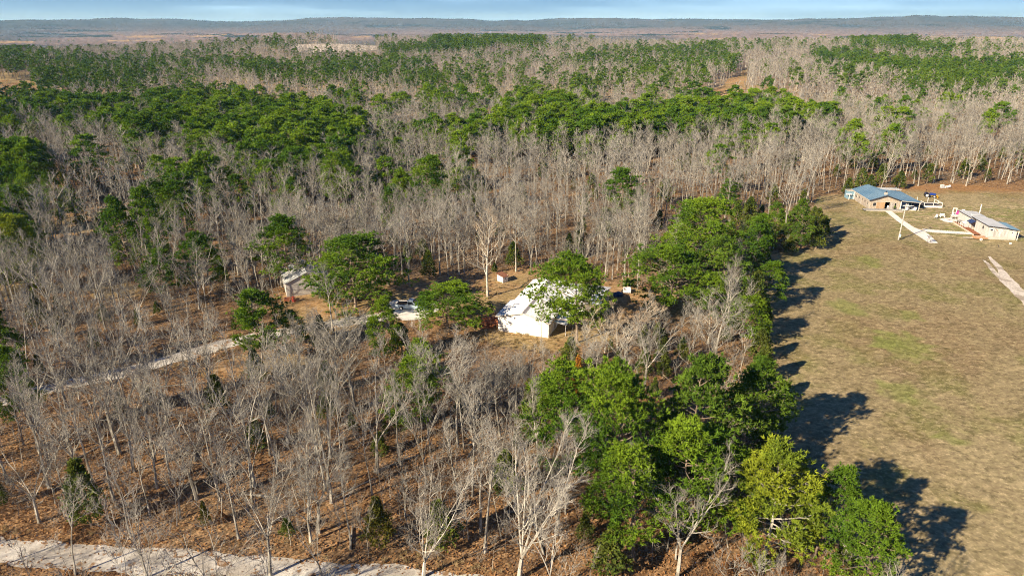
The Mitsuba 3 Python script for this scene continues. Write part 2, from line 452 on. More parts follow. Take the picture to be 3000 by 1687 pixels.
GLADES = [poly(p) for p in ([(-120, 690), (-60, 640), (60, 610), (170, 600), (330, 600), (390, 640), (330, 690), (150, 710), (0, 720)], [(-60, 830), (100, 818), (170, 835), (160, 870), (0, 880), (-60, 870)],
                            [(250, 850), (350, 830), (430, 840), (420, 872), (300, 885)], [(560, 1085), (680, 1040), (850, 1030), (930, 1060), (860, 1100), (650, 1120)])]
struct('field', 'wide dry brown and green grass field on the right', sheet(ragged(FIELD, 1.2, 1.5, 4, 1), 0.03), 'm_field')
k = struct('clearing', 'orange brown grass clearing around the white house', sheet(ragged(CLEAR, 1.5, 1.2, 4, 2), 0.03), 'm_clearing')
for i, p in enumerate([YARD] + GLADES):
    struct('glade', 'patch of open tan ground between the trees', sheet(ragged(p, 1.6, 1.2, 4, 7 + i), 0.025), 'm_clearing')
struct('gravel_road', 'pale gravel road along the bottom edge, strewn with leaves', sheet(ragged(ROAD, 0.55, 0.5, 1.6, 3), 0.06), 'm_gravel')
struct('driveway', 'pale gravel driveway curving through the trees on the left', sheet(ragged(DRIVE, 0.5, 0.6, 1.6, 4), 0.07), 'm_gravel')
struct('parking_pad', 'pale concrete parking pad beside the pickup', sheet(ragged(PAD, 0.3, 0.8, 2, 6), 0.09), 'm_concrete')
PATHS = [poly([(2592, 619), (2612, 619), (2640, 642), (2680, 668), (2708, 678), (2722, 688), (2748, 713), (2722, 713), (2670, 679), (2625, 646)]),
         poly([(2700, 671), (2760, 676), (2868, 683), (2868, 689), (2760, 684), (2712, 680)])]
struct('footpath', 'pale concrete footpath running to the barn door', sheet(PATHS[0], 0.07), 'm_concrete')
struct('footpath', 'narrow concrete footpath branching to the grey outbuilding', sheet(PATHS[1], 0.085), 'm_concrete')
TRACK = [poly([(2893, 752), (2903, 751), (2950, 800), (3010, 862), (3080, 930), (3080, 965), (3000, 878), (2930, 805)]), poly([(2880, 762), (2890, 765), (2915, 790), (2975, 846), (3060, 930), (3060, 955), (2975, 868), (2900, 790)])]
for i, p in enumerate(TRACK):
    struct('farm_track', 'pale worn wheel track leaving the field at the right edge', sheet(ragged(p, 0.35, 0.8, 2, 31 + i), 0.05 + 0.01 * i), 'm_ruts')
STRIP = [poly(p, 0).union(poly(p, 12)).convex_hull for p in ([(2080, 290), (2125, 262), (2160, 240), (2178, 205), (2192, 200), (2188, 225), (2160, 265), (2125, 292)], [(-40, 258), (60, 252), (106, 249), (104, 238), (-40, 236)])]


def drape(pg, lift, step):
    """A sheet that follows the terrain."""
    m = sheet(pg, 0.0).subdivide_to_size(step)
    m.vertices[:, 2] = terrain(m.vertices[:, 0], m.vertices[:, 1]) + lift
    return m


struct('clearing', 'bare tan strip cut through the middle distance woods', drape(STRIP[0], 0.25, 15), 'm_clearing')
struct('clearing', 'pale tan meadow at the far left edge of the woods', drape(STRIP[1], 0.25, 15), 'm_clearing')
FARM = poly([(850, 134), (980, 130), (1100, 132), (1104, 148), (1000, 156), (900, 157), (845, 148)])
FARM2 = poly([(1150, 116), (1250, 116), (1265, 124), (1150, 128)])
struct('meadow', 'pale yellow meadow in the distance left of centre', drape(FARM, 0.3, 20), 'm_ruts')
struct('meadow', 'pale farmyard around the far buildings', drape(FARM2, 0.3, 20), 'm_ruts')


# the far woods beyond the plateau: one uneven canopy that nobody could count
def canopy(x, y):
    D = np.hypot(x, y)
    fine = meshkit.fbm(np.stack([x / 16, y / 16, x * 0], -1), 2, 31)
    mid = meshkit.fbm(np.stack([x / 120, y / 120, x * 0], -1), 2, 33)
    return -14 + 24 * sm(1150, 1500, D) + (7.5 * (fine - 0.5) + 9 * (mid - 0.5)) * sm(1150, 1600, D)


k = struct('far_woodland', 'hazy grey brown winter woodland covering the far hills', land(np.geomspace(1150, 12500, 520), np.radians(np.linspace(-52, 52, 1100)), canopy), 'm_woodland')
labels[k] = {'label': 'hazy grey brown winter woodland covering the far hills', 'category': 'woodland', 'kind': 'stuff'}


# ------------------------------------------------------------------ trees
def norm(v):
    return v / (np.linalg.norm(v) + 1e-12)


def side_dir(d, az, ang):
    ref = np.array([0, 0, 1.0]) if abs(d[2]) < 0.9 else np.array([1.0, 0, 0])
    a = norm(np.cross(d, ref))
    b = np.cross(d, a)
    return norm(d * math.cos(ang) + (a * math.cos(az) + b * math.sin(az)) * math.sin(ang))


class Skeleton:
    def __init__(self, rng):
        self.rng, self.lines, self.tips = rng, {}, []

    def branch(self, p, d, L, r0, r1, nseg, wander, lift):
        pts, dirs = [p], [d]
        for _ in range(nseg):
            d = norm(d + self.rng.normal(0, wander, 3) + np.array([0, 0, lift]))
            p = p + d * L / nseg
            pts.append(p)
            dirs.append(d)
        return np.array(pts), np.linspace(r0, r1, nseg + 1), np.array(dirs)

    def add(self, lvl, pts, rad, sides):
        self.lines.setdefault(lvl, []).append((pts, rad, sides))

    def mesh(self, lvls):
        vs, fs, at_ = [], [], 0
        for l in lvls:
            for pts, rad, sides in self.lines.get(l, []):
                v, f = tube(pts, rad, sides)
                vs.append(v)
                fs.append(f + at_)
                at_ += len(v)
        return vs, fs, at_


def spikes(p0, p1, r, rng):
    """Twigs: a three sided tapering spike from each p0 to p1."""
    d = p1 - p0
    d /= np.linalg.norm(d, axis=1, keepdims=True) + 1e-12
    ref = np.where(np.abs(d[:, 2:]) < 0.9, [0, 0, 1.0], [1.0, 0, 0])
    a = np.cross(d, ref)
    a /= np.linalg.norm(a, axis=1, keepdims=True) + 1e-12
    b = np.cross(d, a)
    v = np.stack([p0 + r[:, None] * (math.cos(t) * a + math.sin(t) * b) for t in (0, 2.1, 4.2)] + [p1], 1)
    f = np.array([[0, 1, 3], [1, 2, 3], [2, 0, 3]])[None] + (np.arange(len(p0)) * 4)[:, None, None]
    return v.reshape(-1, 3), f.reshape(-1, 3)


def bare_tree(seed, h, base, stems, limbs, subs, twigs, spread, r0, twig_r, sides=5, flop=0.0, subtwigs=3):
    """A leafless tree: (trunk and limbs, twig crown). base: height of the lowest limb; stems: leaders; limbs per leader; subs branches per limb; twigs per branch."""
    rng = np.random.default_rng(seed)
    sk = Skeleton(rng)
    p0s, p1s, rs = [], [], []
    lean = np.array([rng.normal(0, 0.03), rng.normal(0, 0.03), 1])
    top = base if stems > 1 else h * 0.97
    tp, tr, td = sk.branch(np.array([0, 0, -0.15]), norm(lean), top + 0.15, r0, r0 * (0.72 if stems > 1 else 0.12), 7 if sides > 3 else 4, 0.035, 0.05)
    tr[0] *= 1.35
    sk.add(0, tp, tr, sides)
    leaders = []
    if stems > 1:
        a0 = rng.uniform(0, 6.28)
        for s in range(stems):
            d = side_dir(td[-1], a0 + s * 6.283 / stems + rng.normal(0, 0.25), (0.30 + 0.22 * rng.random()) * spread)
            L = (h - base) * rng.uniform(0.88, 1.08) / max(0.75, d[2])
            lp, lr, ld = sk.branch(tp[-1], d, L, r0 * 0.62 / stems ** 0.35, r0 * 0.06, 7 if sides > 3 else 4, 0.07, 0.045)
            sk.add(0, lp, lr, max(3, sides - 1))
            leaders.append((lp, lr, ld, L, 0.12))
    else:
        leaders.append((tp, tr, td, h, base / h))
    ga = rng.uniform(0, 6.28)
    for lp, lr, ld, L, t0 in leaders:
        for i in range(limbs):
            t = t0 + (1 - t0) * ((i + rng.random()) / limbs) ** 0.9 * 0.98
            x = t * (len(lp) - 1)
            k = min(int(x), len(lp) - 2)
            p = lp[k] + (lp[k + 1] - lp[k]) * (x - k)
            r = np.interp(x, np.arange(len(lr)), lr)
            u = (t - t0) / (1 - t0)
            ga += 2.4 + rng.normal(0, 0.3)
            ang = (0.95 - 0.45 * u + rng.normal(0, 0.1)) * min(1.25, 0.55 + 0.45 * spread)
            ll = h * (0.36 * spread) * (1 - 0.72 * u) * rng.uniform(0.65, 1.15) / (stems ** 0.35) + 0.5
            d = side_dir(ld[k], ga, ang)
            bp, br, bd = sk.branch(p, d, ll, min(r * 0.66, 0.03 + ll * 0.025), twig_r * 1.9, 5 if sides > 3 else 3, 0.13, 0.085 - flop)
            sk.add(1, bp, br, 4 if sides > 4 else 3)
            for j in range(subs):
                s = 0.22 + 0.78 * (j + rng.random()) / subs
                y = s * (len(bp) - 1)
                m = min(int(y), len(bp) - 2)
                q = bp[m] + (bp[m + 1] - bp[m]) * (y - m)
                sl = ll * rng.uniform(0.25, 0.5) * (1.15 - 0.6 * s) + 0.35
                e = side_dir(bd[m], rng.uniform(0, 6.28), rng.uniform(0.45, 0.95))
                e = norm(e + np.array([0, 0, 0.30]))
                cp, cr, cd = sk.branch(q, e, sl, min(br[m] * 0.7, 0.016 + sl * 0.016), twig_r, 3 if sides > 4 else 2, 0.16, 0.10)
                if twigs > 3:
                    sk.add(2, cp, cr, 3)
                else:
                    p0s.append(cp[0]); p1s.append(cp[-1]); rs.append(twig_r * 1.5)
                for w in range(twigs):
                    o = (0.2 + 0.8 * (w + rng.random()) / twigs) * (len(cp) - 1)
                    m2 = min(int(o), len(cp) - 2)
                    g0 = cp[m2] + (cp[m2 + 1] - cp[m2]) * (o - m2)
                    e2 = norm(side_dir(cd[m2], rng.uniform(0, 6.28), rng.uniform(0.4, 0.85)) + np.array([0, 0, 0.22]))
                    g1 = g0 + e2 * (sl * rng.uniform(0.3, 0.6) + 0.25)
                    p0s.append(g0); p1s.append(g1); rs.append(twig_r)
                    for _ in range(subtwigs):
                        f = rng.uniform(0.25, 0.95)
                        g2 = g0 + (g1 - g0) * f
                        e3 = norm(e2 + rng.normal(0, 0.55, 3) + np.array([0, 0, 0.2]))
                        p0s.append(g2); p1s.append(g2 + e3 * rng.uniform(0.25, 0.55) * (0.6 + 0.05 * h)); rs.append(twig_r * 0.75)
    vs, fs, _ = sk.mesh([0, 1])
    wood = trimesh.Trimesh(np.vstack(vs), np.vstack(fs), process=False)
    vs, fs, n = sk.mesh([2])
    if p0s:
        v, f = spikes(np.array(p0s), np.array(p1s), np.array(rs), rng)
        vs.append(v)
        fs.append(f + n)
    return wood, trimesh.Trimesh(np.vstack(vs), np.vstack(fs), process=False)


def blades(c, d, n, length, width, rng, cone=1.25, fine=False):
    """Needle bundles: n tapering blades fanned about each direction d from each centre c."""
    m = len(c)
    c, d = np.repeat(c, n, 0), np.repeat(d, n, 0)
    e = d + rng.normal(0, cone * 0.6, (m * n, 3))
    e /= np.linalg.norm(e, axis=1, keepdims=True)
    s = np.cross(e, rng.normal(0, 1, (m * n, 3)))
    s /= np.linalg.norm(s, axis=1, keepdims=True) + 1e-9
    L = length * rng.uniform(0.65, 1.25, (m * n, 1))
    w = width * rng.uniform(0.7, 1.3, (m * n, 1))
    st = c + e * L * 0.12
    if fine:
        v = np.stack([st - s * w * 0.5, st + s * w * 0.5, c + e * L], 1).reshape(-1, 3)
        return v, np.arange(m * n * 3).reshape(-1, 3)
    v = np.stack([st, c + e * L * 0.6 + s * w * 0.55, c + e * L, c + e * L * 0.6 - s * w * 0.55], 1).reshape(-1, 3)
    f = np.array([[0, 1, 2], [0, 2, 3]])[None] + (np.arange(m * n) * 4)[:, None, None]
    return v, f.reshape(-1, 3)


def pine_tree(seed, h, base, R, nb, r0, tufts, nbl, bl, bw, sides=6, tris=True, round_=0.5, twigs=True, fine=False):
    """A pine: (trunk and boughs, needle crown). base: share of the height without live boughs; R: crown radius; nb boughs; tufts per bough."""
    rng = np.random.default_rng(seed)
    sk = Skeleton(rng)
    tp, tr, td = sk.branch(np.array([0, 0, -0.15]), norm(np.array([rng.normal(0, 0.035), rng.normal(0, 0.035), 1])), h * 0.98 + 0.15, r0, r0 * 0.12, 9 if sides > 4 else 4, 0.035, 0.06)
    tr[0] *= 1.25
    sk.add(0, tp, tr, sides)
    C, Dr = [], []
    ga = rng.uniform(0, 6.28)
    lop = rng.uniform(0, 6.28)
    for i in range(nb):
        u = ((i + rng.random() * 0.8) / nb)
        t = base + (0.985 - base) * u
        x = t * (len(tp) - 1)
        k = min(int(x), len(tp) - 2)
        p = tp[k] + (tp[k + 1] - tp[k]) * (x - k)
        ga += 2.4 + rng.normal(0, 0.45)
        prof = (math.sin(math.pi * min(1, (0.18 + 0.82 * (1 - u)) ** round_ * 0.5 + 0.0)) if u > 0.25 else 0.72 + u) * (1 - u ** 3 * 0.72)
        L = R * prof * rng.uniform(0.55, 1.18) * (1 + 0.22 * math.cos(ga - lop)) + 0.25
        el = -0.05 + 0.75 * u + rng.normal(0, 0.12)
        d = norm(np.array([math.cos(ga), math.sin(ga), math.tan(min(el, 1.2))]))
        bp, br, bd = sk.branch(p, d, L, max(0.018, min(0.16 * r0 + 0.02 * L, tr[k] * 0.6)), 0.015, 4 if sides > 4 else 2, 0.12, 0.10)
        if twigs:
            sk.add(1, bp, br, 4 if sides > 5 else 3)
        q = max(2, int(tufts * (0.35 + 0.65 * L / R)))
        # foliage sits in pads at the outer part of each bough
        npad = max(1, int(round(q / (8 if sides > 5 else 6))))
        for a in range(npad):
            s = 0.42 + 0.60 * (a + rng.random()) / npad
            y = min(s, 0.999) * (len(bp) - 1)
            m = min(int(y), len(bp) - 2)
            e = norm(side_dir(bd[m], rng.uniform(0, 6.28), rng.uniform(0.5, 1.1)) * [1, 1, 0.5] + [0, 0, 0.18])
            c0 = bp[m] + (bp[m + 1] - bp[m]) * (y - m)
            ln = (0.22 + 0.30 * rng.random()) * L * (1.1 - 0.5 * s) + 0.2
            c1 = c0 + e * ln if a < npad - 1 else bp[-1]
            if twigs and sides > 5 and a < npad - 1:
                sk.add(1, np.array([c0, c1]), np.array([0.022, 0.012]), 3)
            rad = 0.30 + 0.085 * R * rng.random()
            nn = int(math.ceil(q / npad))
            off = rng.normal(0, 1, (nn, 3)) * [rad, rad, rad * 0.42] * 0.75
            C.append(c1 + off)
            Dr.append(np.tile(e * 0.35 + [0, 0, 0.75], (nn, 1)) + off * 0.9)
    C.append(tp[-1] + rng.normal(0, 0.3, (max(3, tufts // 2), 3)))
    Dr.append(np.tile([0, 0, 1.0], (max(3, tufts // 2), 1)))
    C, Dr = np.vstack(C), np.vstack(Dr)
    Dr /= np.linalg.norm(Dr, axis=1, keepdims=True)
    v, f = blades(C, Dr, nbl, bl, bw, rng, 1.25 if sides < 6 else 1.0, fine or sides > 5)
    vs, fs, _ = sk.mesh([0, 1])
    return trimesh.Trimesh(np.vstack(vs), np.vstack(fs), process=False), trimesh.Trimesh(v, f, process=False)


def cedar_tree(seed, h, R, n, bl, bw, nbl=5):
    """A red cedar: (trunk, dense conical foliage)."""
    rng = np.random.default_rng(seed)
    u = rng.random(n) ** 0.8
    a = rng.uniform(0, 6.283, n)
    lump = meshkit.fbm(np.stack([np.cos(a) * 1.6, np.sin(a) * 1.6, u * h * 0.7], -1), 2, seed)
    prof = R * (1 - u) ** 0.75 * np.minimum(1, 0.55 + 3 * u) * (0.12 + 1.7 * lump)
    rr = prof * rng.uniform(0.55, 1.05, n)
    c = np.stack([rr * np.cos(a), rr * np.sin(a), 0.12 * h + 0.86 * h * u + rng.normal(0, 0.1, n)], -1)
    d = np.stack([np.cos(a) * 0.55, np.sin(a) * 0.55, np.full(n, 0.75)], -1)
    v, f = blades(c, d / np.linalg.norm(d, axis=1, keepdims=True), nbl, bl, bw, rng, 0.9)
    t, tf = tube([[0, 0, -0.1], [0.03, 0, h * 0.4], [0, 0, h * 0.85]], [0.018 * h, 0.012 * h, 0.02], 5)
    return trimesh.Trimesh(t, tf, process=False), trimesh.Trimesh(v, f, process=False)


def shrub(seed, h, n, r):
    """A leafless bush of thin stems."""
    rng = np.random.default_rng(seed)
    p0, p1, rs = [], [], []
    for _ in range(n):
        b = np.array([rng.normal(0, 0.25), rng.normal(0, 0.25), 0])
        d = norm(np.array([rng.normal(0, 0.45), rng.normal(0, 0.45), 1]))
        L = h * rng.uniform(0.5, 1.05)
        e = b + d * L
        p0.append(b); p1.append(e); rs.append(r * 1.5)
        for _ in range(6):
            s = rng.uniform(0.25, 0.95)
            o = b + (e - b) * s
            d2 = norm(d + rng.normal(0, 0.55, 3))
            q = o + d2 * L * rng.uniform(0.2, 0.45)
            p0.append(o); p1.append(q); rs.append(r)
            o2 = o + (q - o) * 0.5
            p0.append(o2); p1.append(o2 + norm(d2 + rng.normal(0, 0.6, 3)) * L * 0.2); rs.append(r * 0.8)
    v, f = spikes(np.array(p0), np.array(p1), np.array(rs), rng)
    return trimesh.Trimesh(v, f, process=False)


def group(name, **parts):
    scene[name] = {'type': 'shapegroup', **{k: (mikit.ply(m, mat) if not isinstance(m, dict) else m) for k, (m, mat) in parts.items()}}
    SIZE[name] = max(float(m.vertices[:, 2].max()) for m, _ in parts.values())
    WIDE[name] = 2 * max(float(np.percentile(np.hypot(m.vertices[:, 0], m.vertices[:, 1]), 96)) for m, _ in parts.values())
    return name


SIZE, WIDE = {}, {}
G = {'tall': [], 'vase': [], 'mid': [], 'far': [], 'pine': [], 'pine_mid': [], 'pine_far': [], 'cedar': [], 'sapling': []}
for i in range(7):
    w, c = bare_tree(100 + i, 16 + (i % 3) * 1.2, 6.5 + (i % 3) * 1.3, 1, 14, 6, 4, 0.66 + 0.1 * (i % 3), 0.18 + 0.02 * (i % 2), 0.014, subtwigs=1)
    G['tall'].append(group(f'tall_bare_{i}', trunk=(w, 'bark_pale'), crown=(c, 'twig_grey')))
for i in range(5):
    w, c = bare_tree(140 + i, 14 + (i % 2) * 2, 3.0 + (i % 3), 3 + i % 3, 8, 5, 4, 0.74 + 0.08 * (i % 3), 0.23, 0.014, subtwigs=1)
    G['vase'].append(group(f'vase_bare_{i}', trunk=(w, 'bark_pale'), crown=(c, 'twig_grey')))
for i in range(3):
    w, c = bare_tree(170 + i, 6.5 + i, 2.0 + 0.5 * i, 1, 9, 4, 4, 0.75, 0.07, 0.012, 4, subtwigs=1)
    G['sapling'].append(group(f'sapling_{i}', trunk=(w, 'bark_pale'), crown=(c, 'twig_grey')))
for i in range(6):
    w, c = bare_tree(200 + i, 16 + (i % 3), 7 + (i % 3) * 1.4, 1 if i < 4 else 3, 9 if i < 4 else 4, 5, 3, 0.70, 0.175, 0.028, 4, 0.0, 1)
    G['mid'].append(group(f'mid_bare_{i}', trunk=(w, 'bark_grey'), crown=(c, 'twig_grey')))
for i in range(5):
    w, c = bare_tree(230 + i, 16 + (i % 3), 7.5, 1, 7, 3, 2, 0.72, 0.2, 0.065, 3, 0.0, 0)
    G['far'].append(group(f'far_bare_{i}', trunk=(w, 'bark_grey'), crown=(c, 'far_twig')))
for i in range(6):
    w, c = pine_tree(300 + i, 14 + (i % 3), 0.17 + 0.07 * (i % 3), 3.8 + 0.4 * (i % 2), 48, 0.19, 50, 11, 0.42, 0.14)
    G['pine'].append(group(f'near_pine_{i}', trunk=(w, 'bark_pine'), crown=(c, 'needles')))
for i in range(5):
    w, c = pine_tree(330 + i, 15 + (i % 3), 0.38 + 0.06 * (i % 3), 3.5 + 0.4 * (i % 2), 30, 0.18, 26, 6, 0.70, 0.27, 4, fine=True)
    G['pine_mid'].append(group(f'mid_pine_{i}', trunk=(w, 'bark_pine'), crown=(c, 'needles')))
for i in range(5):
    w, c = pine_tree(360 + i, 15.5 + (i % 3), 0.45, 3.5, 16, 0.18, 12, 5, 1.0, 0.45, 3, twigs=False, fine=True)
    G['pine_far'].append(group(f'far_pine_{i}', trunk=(w, 'bark_pine'), crown=(c, 'needles_far')))
for i in range(4):
    w, c = cedar_tree(400 + i, 5.5, 1.5 + 0.2 * (i % 2), 620, 0.36, 0.13)
    G['cedar'].append(group(f'red_cedar_{i}', trunk=(w, 'bark_pine'), crown=(c, 'cedar')))
w, c = cedar_tree(420, 5.5, 1.3, 600, 0.36, 0.13)
group('olive_cedar', trunk=(w, 'bark_pine'), crown=(c, 'cedar_olive'))
group('rust_cedar', trunk=(w, 'bark_pine'), crown=(c, 'rust_leaf'))
w, c = pine_tree(341, 13, 0.13, 3.4, 54, 0.20, 50, 11, 0.42, 0.14)
group('light_pine', trunk=(w, 'bark_pale'), crown=(c, 'needles_light'))
w, c = pine_tree(342, 15, 0.15, 4.2, 50, 0.20, 50, 11, 0.42, 0.14)
group('dark_pine', trunk=(w, 'bark_pine'), crown=(c, 'needles_dark'))
for i in range(3):
    w, c = pine_tree(380 + i, 14, 0.16 + 0.04 * i, 5.6, 62, 0.22, 66, 11, 0.42, 0.14)
    group(f'broad_pine_{i}', trunk=(w, 'bark_pine'), crown=(c, 'needles'))
THIN_SAP = []
for i in range(4):
    w, c = bare_tree(480 + i, 6 + i, 1.6 + 0.8 * i, 1 if i % 2 else 2, 7, 3, 2, 0.62, 0.05, 0.016, 3, 0.0, 1)
    THIN_SAP.append(group(f'thin_sapling_{i}', trunk=(w, 'bark_pale'), crown=(c, 'twig_grey')))
w, c = bare_tree(460, 17, 4.5, 1, 16, 7, 4, 1.1, 0.30, 0.014, 6, subtwigs=2)
group('sycamore', trunk=(w, 'bark_white'), crown=(c, 'twig_tan'))
w, c = bare_tree(461, 10, 1.2, 6, 8, 6, 4, 1.05, 0.22, 0.015, subtwigs=2)
group('tan_vase', trunk=(w, 'bark_white'), crown=(c, 'twig_tan'))
w, c = bare_tree(463, 12, 2.0, 5, 9, 6, 4, 0.95, 0.24, 0.015, subtwigs=2)
group('broad_vase', trunk=(w, 'bark_white'), crown=(c, 'twig_grey'))
leafy = cedar_tree(430, 2.4, 1.3, 260, 0.22, 0.12, 3)[1]
group('leafy_shrub', stems=(shrub(520, 2.6, 12, 0.014), 'brush'), leaves=(leafy, 'brown_leaf'))
for i in range(2):
    w, c = cedar_tree(440 + i, 6.0, 1.7, 170, 0.6, 0.28)
    G['cedar_mid'] = G.get('cedar_mid', []) + [group(f'mid_cedar_{i}', trunk=(w, 'bark_pine'), crown=(c, 'cedar'))]
SHRUBS = [group(f'shrub_{i}', stems=(shrub(500 + i, 2.2 + 0.5 * i, 13, 0.012), 'brush')) for i in range(3)]
TUSS = group('weed_tuft', blades=(trimesh.Trimesh(*blades(np.zeros((5, 3)) + np.random.default_rng(5).normal(0, 0.12, (5, 3)) * [1, 1, 0], np.tile([0, 0, 1.0], (5, 1)), 7, 0.7, 0.05, np.random.default_rng(6), 0.7), process=False), 'straw'))


def put(key, grp, x, y, h=None, rot=0.0, lean=0.0, wide=1.0):
    s = (h / SIZE[grp]) if h else 1.0
    m = T().translate([x, y, float(terrain(x, y))]).rotate([0, 0, 1], math.degrees(rot))
    if lean:
        m = m.rotate([0, 1, 0], lean)
    scene[key] = {'type': 'instance', 'to_world': m.scale([s * wide, s * wide, s]), 'group': {'type': 'ref', 'id': grp}}


# ------------------------------------------------------------------ where the trees stand
NAMED = []           # landmarks that the labels of other trees refer to
HEROES = []          # (x, y) of every tree placed by hand
ALL = {'bare_tree': [], 'pine_tree': [], 'cedar_tree': []}


def hero(kind, grp, base, top_v, label, rot=0.0, lean=0.0, wide=1.0, hmax=26):
    x, y = at(*base)
    h = min(hmax, height_at(top_v, x, y))
    if wide > 5:      # a crown width in pixels of the photograph
        wide = (1.22 if kind == 'pine_tree' else 1.0) * wide / FOC * (0.933 * y + 17.3) / (WIDE[grp] * h / SIZE[grp])
    key = thing(kind, label, 'tree')
    put(key, grp, x, y, h, rot, lean, wide)
    HEROES.append((x, y))
    NAMED.append((x, y, label))
    return key


# pines that stand out
hero('pine_tree', 'light_pine', (2235, 1655), 1288, 'yellow green pine with a pale trunk at the bottom right beside the field', 0.4, 0, 205)
hero('pine_tree', 'near_pine_1', (2385, 1632), 1352, 'slim pine close behind the right side of the yellow green pine', 2.0, 0, 150)
hero('pine_tree', 'near_pine_2', (2525, 1790), 1460, 'bushy pine cut off by the bottom edge of the picture, its shadow on the field', 1.0, 0, 190)
hero('pine_tree', 'broad_pine_2', (1800, 1480), 1062, 'large dark green pine with a rounded top below the orange cedar', 0.7, 0, 262)
hero('pine_tree', 'dark_pine', (2000, 1415), 1010, 'tall dark pine in the middle of the field side clump with pale forked limbs', 3.9, 0, 235)
hero('pine_tree', 'dark_pine', (2160, 1370), 1040, 'dark shaded pine on the field side of the clump right of centre', 5.1, 0, 180)
hero('pine_tree', 'near_pine_4', (2000, 1560), 1222, 'lighter green pine standing in front of the dark clump beside the field', 0.2, 0, 245)
hero('pine_tree', 'near_pine_5', (1855, 1640), 1328, 'light green pine in the lower middle of the bottom right clump', 2.6, 0, 215)
hero('pine_tree', 'near_pine_0', (2130, 1545), 1300, 'smaller pine between the yellow green pine and the dark clump', 4.4, 0, 150)
hero('pine_tree', 'broad_pine_0', (1042, 900), 684, 'large round pine in front of the pale shed, left of the clearing', 1.2, 0, 225)
hero('pine_tree', 'near_pine_0', (770, 1055), 838, 'pine left of the red barrel, in front of the shed', 0.1, 0, 150)
hero('pine_tree', 'near_pine_1', (1111, 1072), 871, 'narrow pine with a bare thin trunk in front of the parked pickup', 2.9, 0, 100)
hero('pine_tree', 'broad_pine_1', (1312, 962), 824, 'broad low pine between the pickup and the white house', 3.3, 0, 188)
hero('pine_tree', 'broad_pine_2', (1690, 1005), 730, 'tall pine growing right against the white house and hiding its wing', 1.9, 0, 205)
hero('pine_tree', 'broad_pine_1', (1958, 914), 703, 'spreading pine with dark low limbs right of the white trailer', 0.9, 0, 195)
hero('pine_tree', 'broad_pine_0', (2040, 815), 571, 'tallest dark pine right of the clearing, near the field corner', 0.3, 0, 200)
hero('pine_tree', 'near_pine_0', (2198, 838), 622, 'narrow pine on the field edge right of the tallest dark pine', 2.2, 0, 112)
hero('pine_tree', 'near_pine_1', (1268, 1195), 992, 'pale green pine half hidden among bare trees in front of the white house', 5.0, 0, 125)
hero('pine_tree', 'light_pine', (88, 862), 622, 'yellow green pine at the left edge of the picture', 2.4, 0, 130)
hero('pine_tree', 'near_pine_1', (395, 822), 560, 'left of two close tall pines above the driveway', 0.5, 0, 95)
hero('pine_tree', 'near_pine_5', (482, 820), 540, 'right of two close tall pines above the driveway', 3.5, 0, 95)
hero('pine_tree', 'dark_pine', (40, 1150), 870, 'dark bushy pine at the left edge beside the driveway', 1.5, 0, 140)
hero('pine_tree', 'near_pine_2', (70, 1305), 1010, 'pine with a bare lower trunk at the left edge below the driveway', 4.5, 0, 110)
hero('pine_tree', 'broad_pine_0', (1356, 610), 484, 'lone round pine rising above the bare wood behind the clearing', 0.0, 0, 106)
hero('pine_tree', 'near_pine_4', (2128, 630), 522, 'low pine top in the bare wood left of the barn', 0.0, 0, 1.3)
hero('pine_tree', 'near_pine_0', (2582, 470), 356, 'single slanting pine above the bare wood behind the barn', 0.0, 14, 0.6)
hero('pine_tree', 'near_pine_2', (2270, 700), 590, 'scrubby pine on the bend of the field edge below the barn', 0.0, 0, 0.95)
hero('pine_tree', 'dark_pine', (2345, 735), 580, 'dark ragged pine at the corner of the wood nearest the footpath', 1.0, 0, 0.8)
hero('pine_tree', 'near_pine_5', (880, 1030), 905, 'low pine behind the driveway below the red barrel', 4.0, 0, 1.3)
for i, (u, b, t) in enumerate([(20, 700, 470), (75, 690, 438), (130, 705, 470), (170, 660, 500), (230, 690, 540)]):
    hero('pine_tree', f'near_pine_{i}', (u, b), t, ['dark pine at the far left edge above the yellow green pine', 'tallest of the pines grouped at the left edge', 'pine on the right of the left edge group', 'slim pine behind the left edge group', 'small pine right of the left edge group'][i], i * 1.3, 0, 62)
for i, (u, b, t, w) in enumerate([(770, 600, 462, 1.3), (842, 590, 425, 1.35), (915, 600, 430, 1.2), (1000, 612, 440, 1.2), (545, 655, 500, 1.2), (640, 600, 480, 1.1), (1180, 520, 398, 1.3), (1110, 515, 405, 1.2)]):
    hero('pine_tree', f'near_pine_{i % 6}', (u, b), t, ['leftmost pine of the row of round pines left of centre', 'highest pine of the row of round pines left of centre', 'third pine of the row of round pines left of centre', 'rightmost pine of the row of round pines left of centre',
                                                        'wide pine standing alone above the two close tall pines', 'windswept pine between the wide lone pine and the row', 'right one of two round pines before the dense pine belt', 'left one of two round pines before the dense pine belt'][i], i * 2.1, 0, w * 75)
hero('pine_tree', 'near_pine_3', (2212, 1290), 1085, 'field side pine between two dark shadows on the grass', 1.1, 0, 150)
hero('pine_tree', 'near_pine_1', (2222, 905), 760, 'short pine at the field edge below the narrow one', 2.1, 0, 105)
hero('pine_tree', 'dark_pine', (2125, 905), 690, 'dense dark pine behind the wide bare tree at the field edge', 1.1, 0, 170)
hero('pine_tree', 'near_pine_0', (2085, 935), 800, 'low pine between the spreading pine and the field edge', 3.1, 0, 120)
hero('pine_tree', 'near_pine_3', (2195, 1010), 860, 'short bushy pine at the field edge above the dark clump', 5.1, 0, 120)
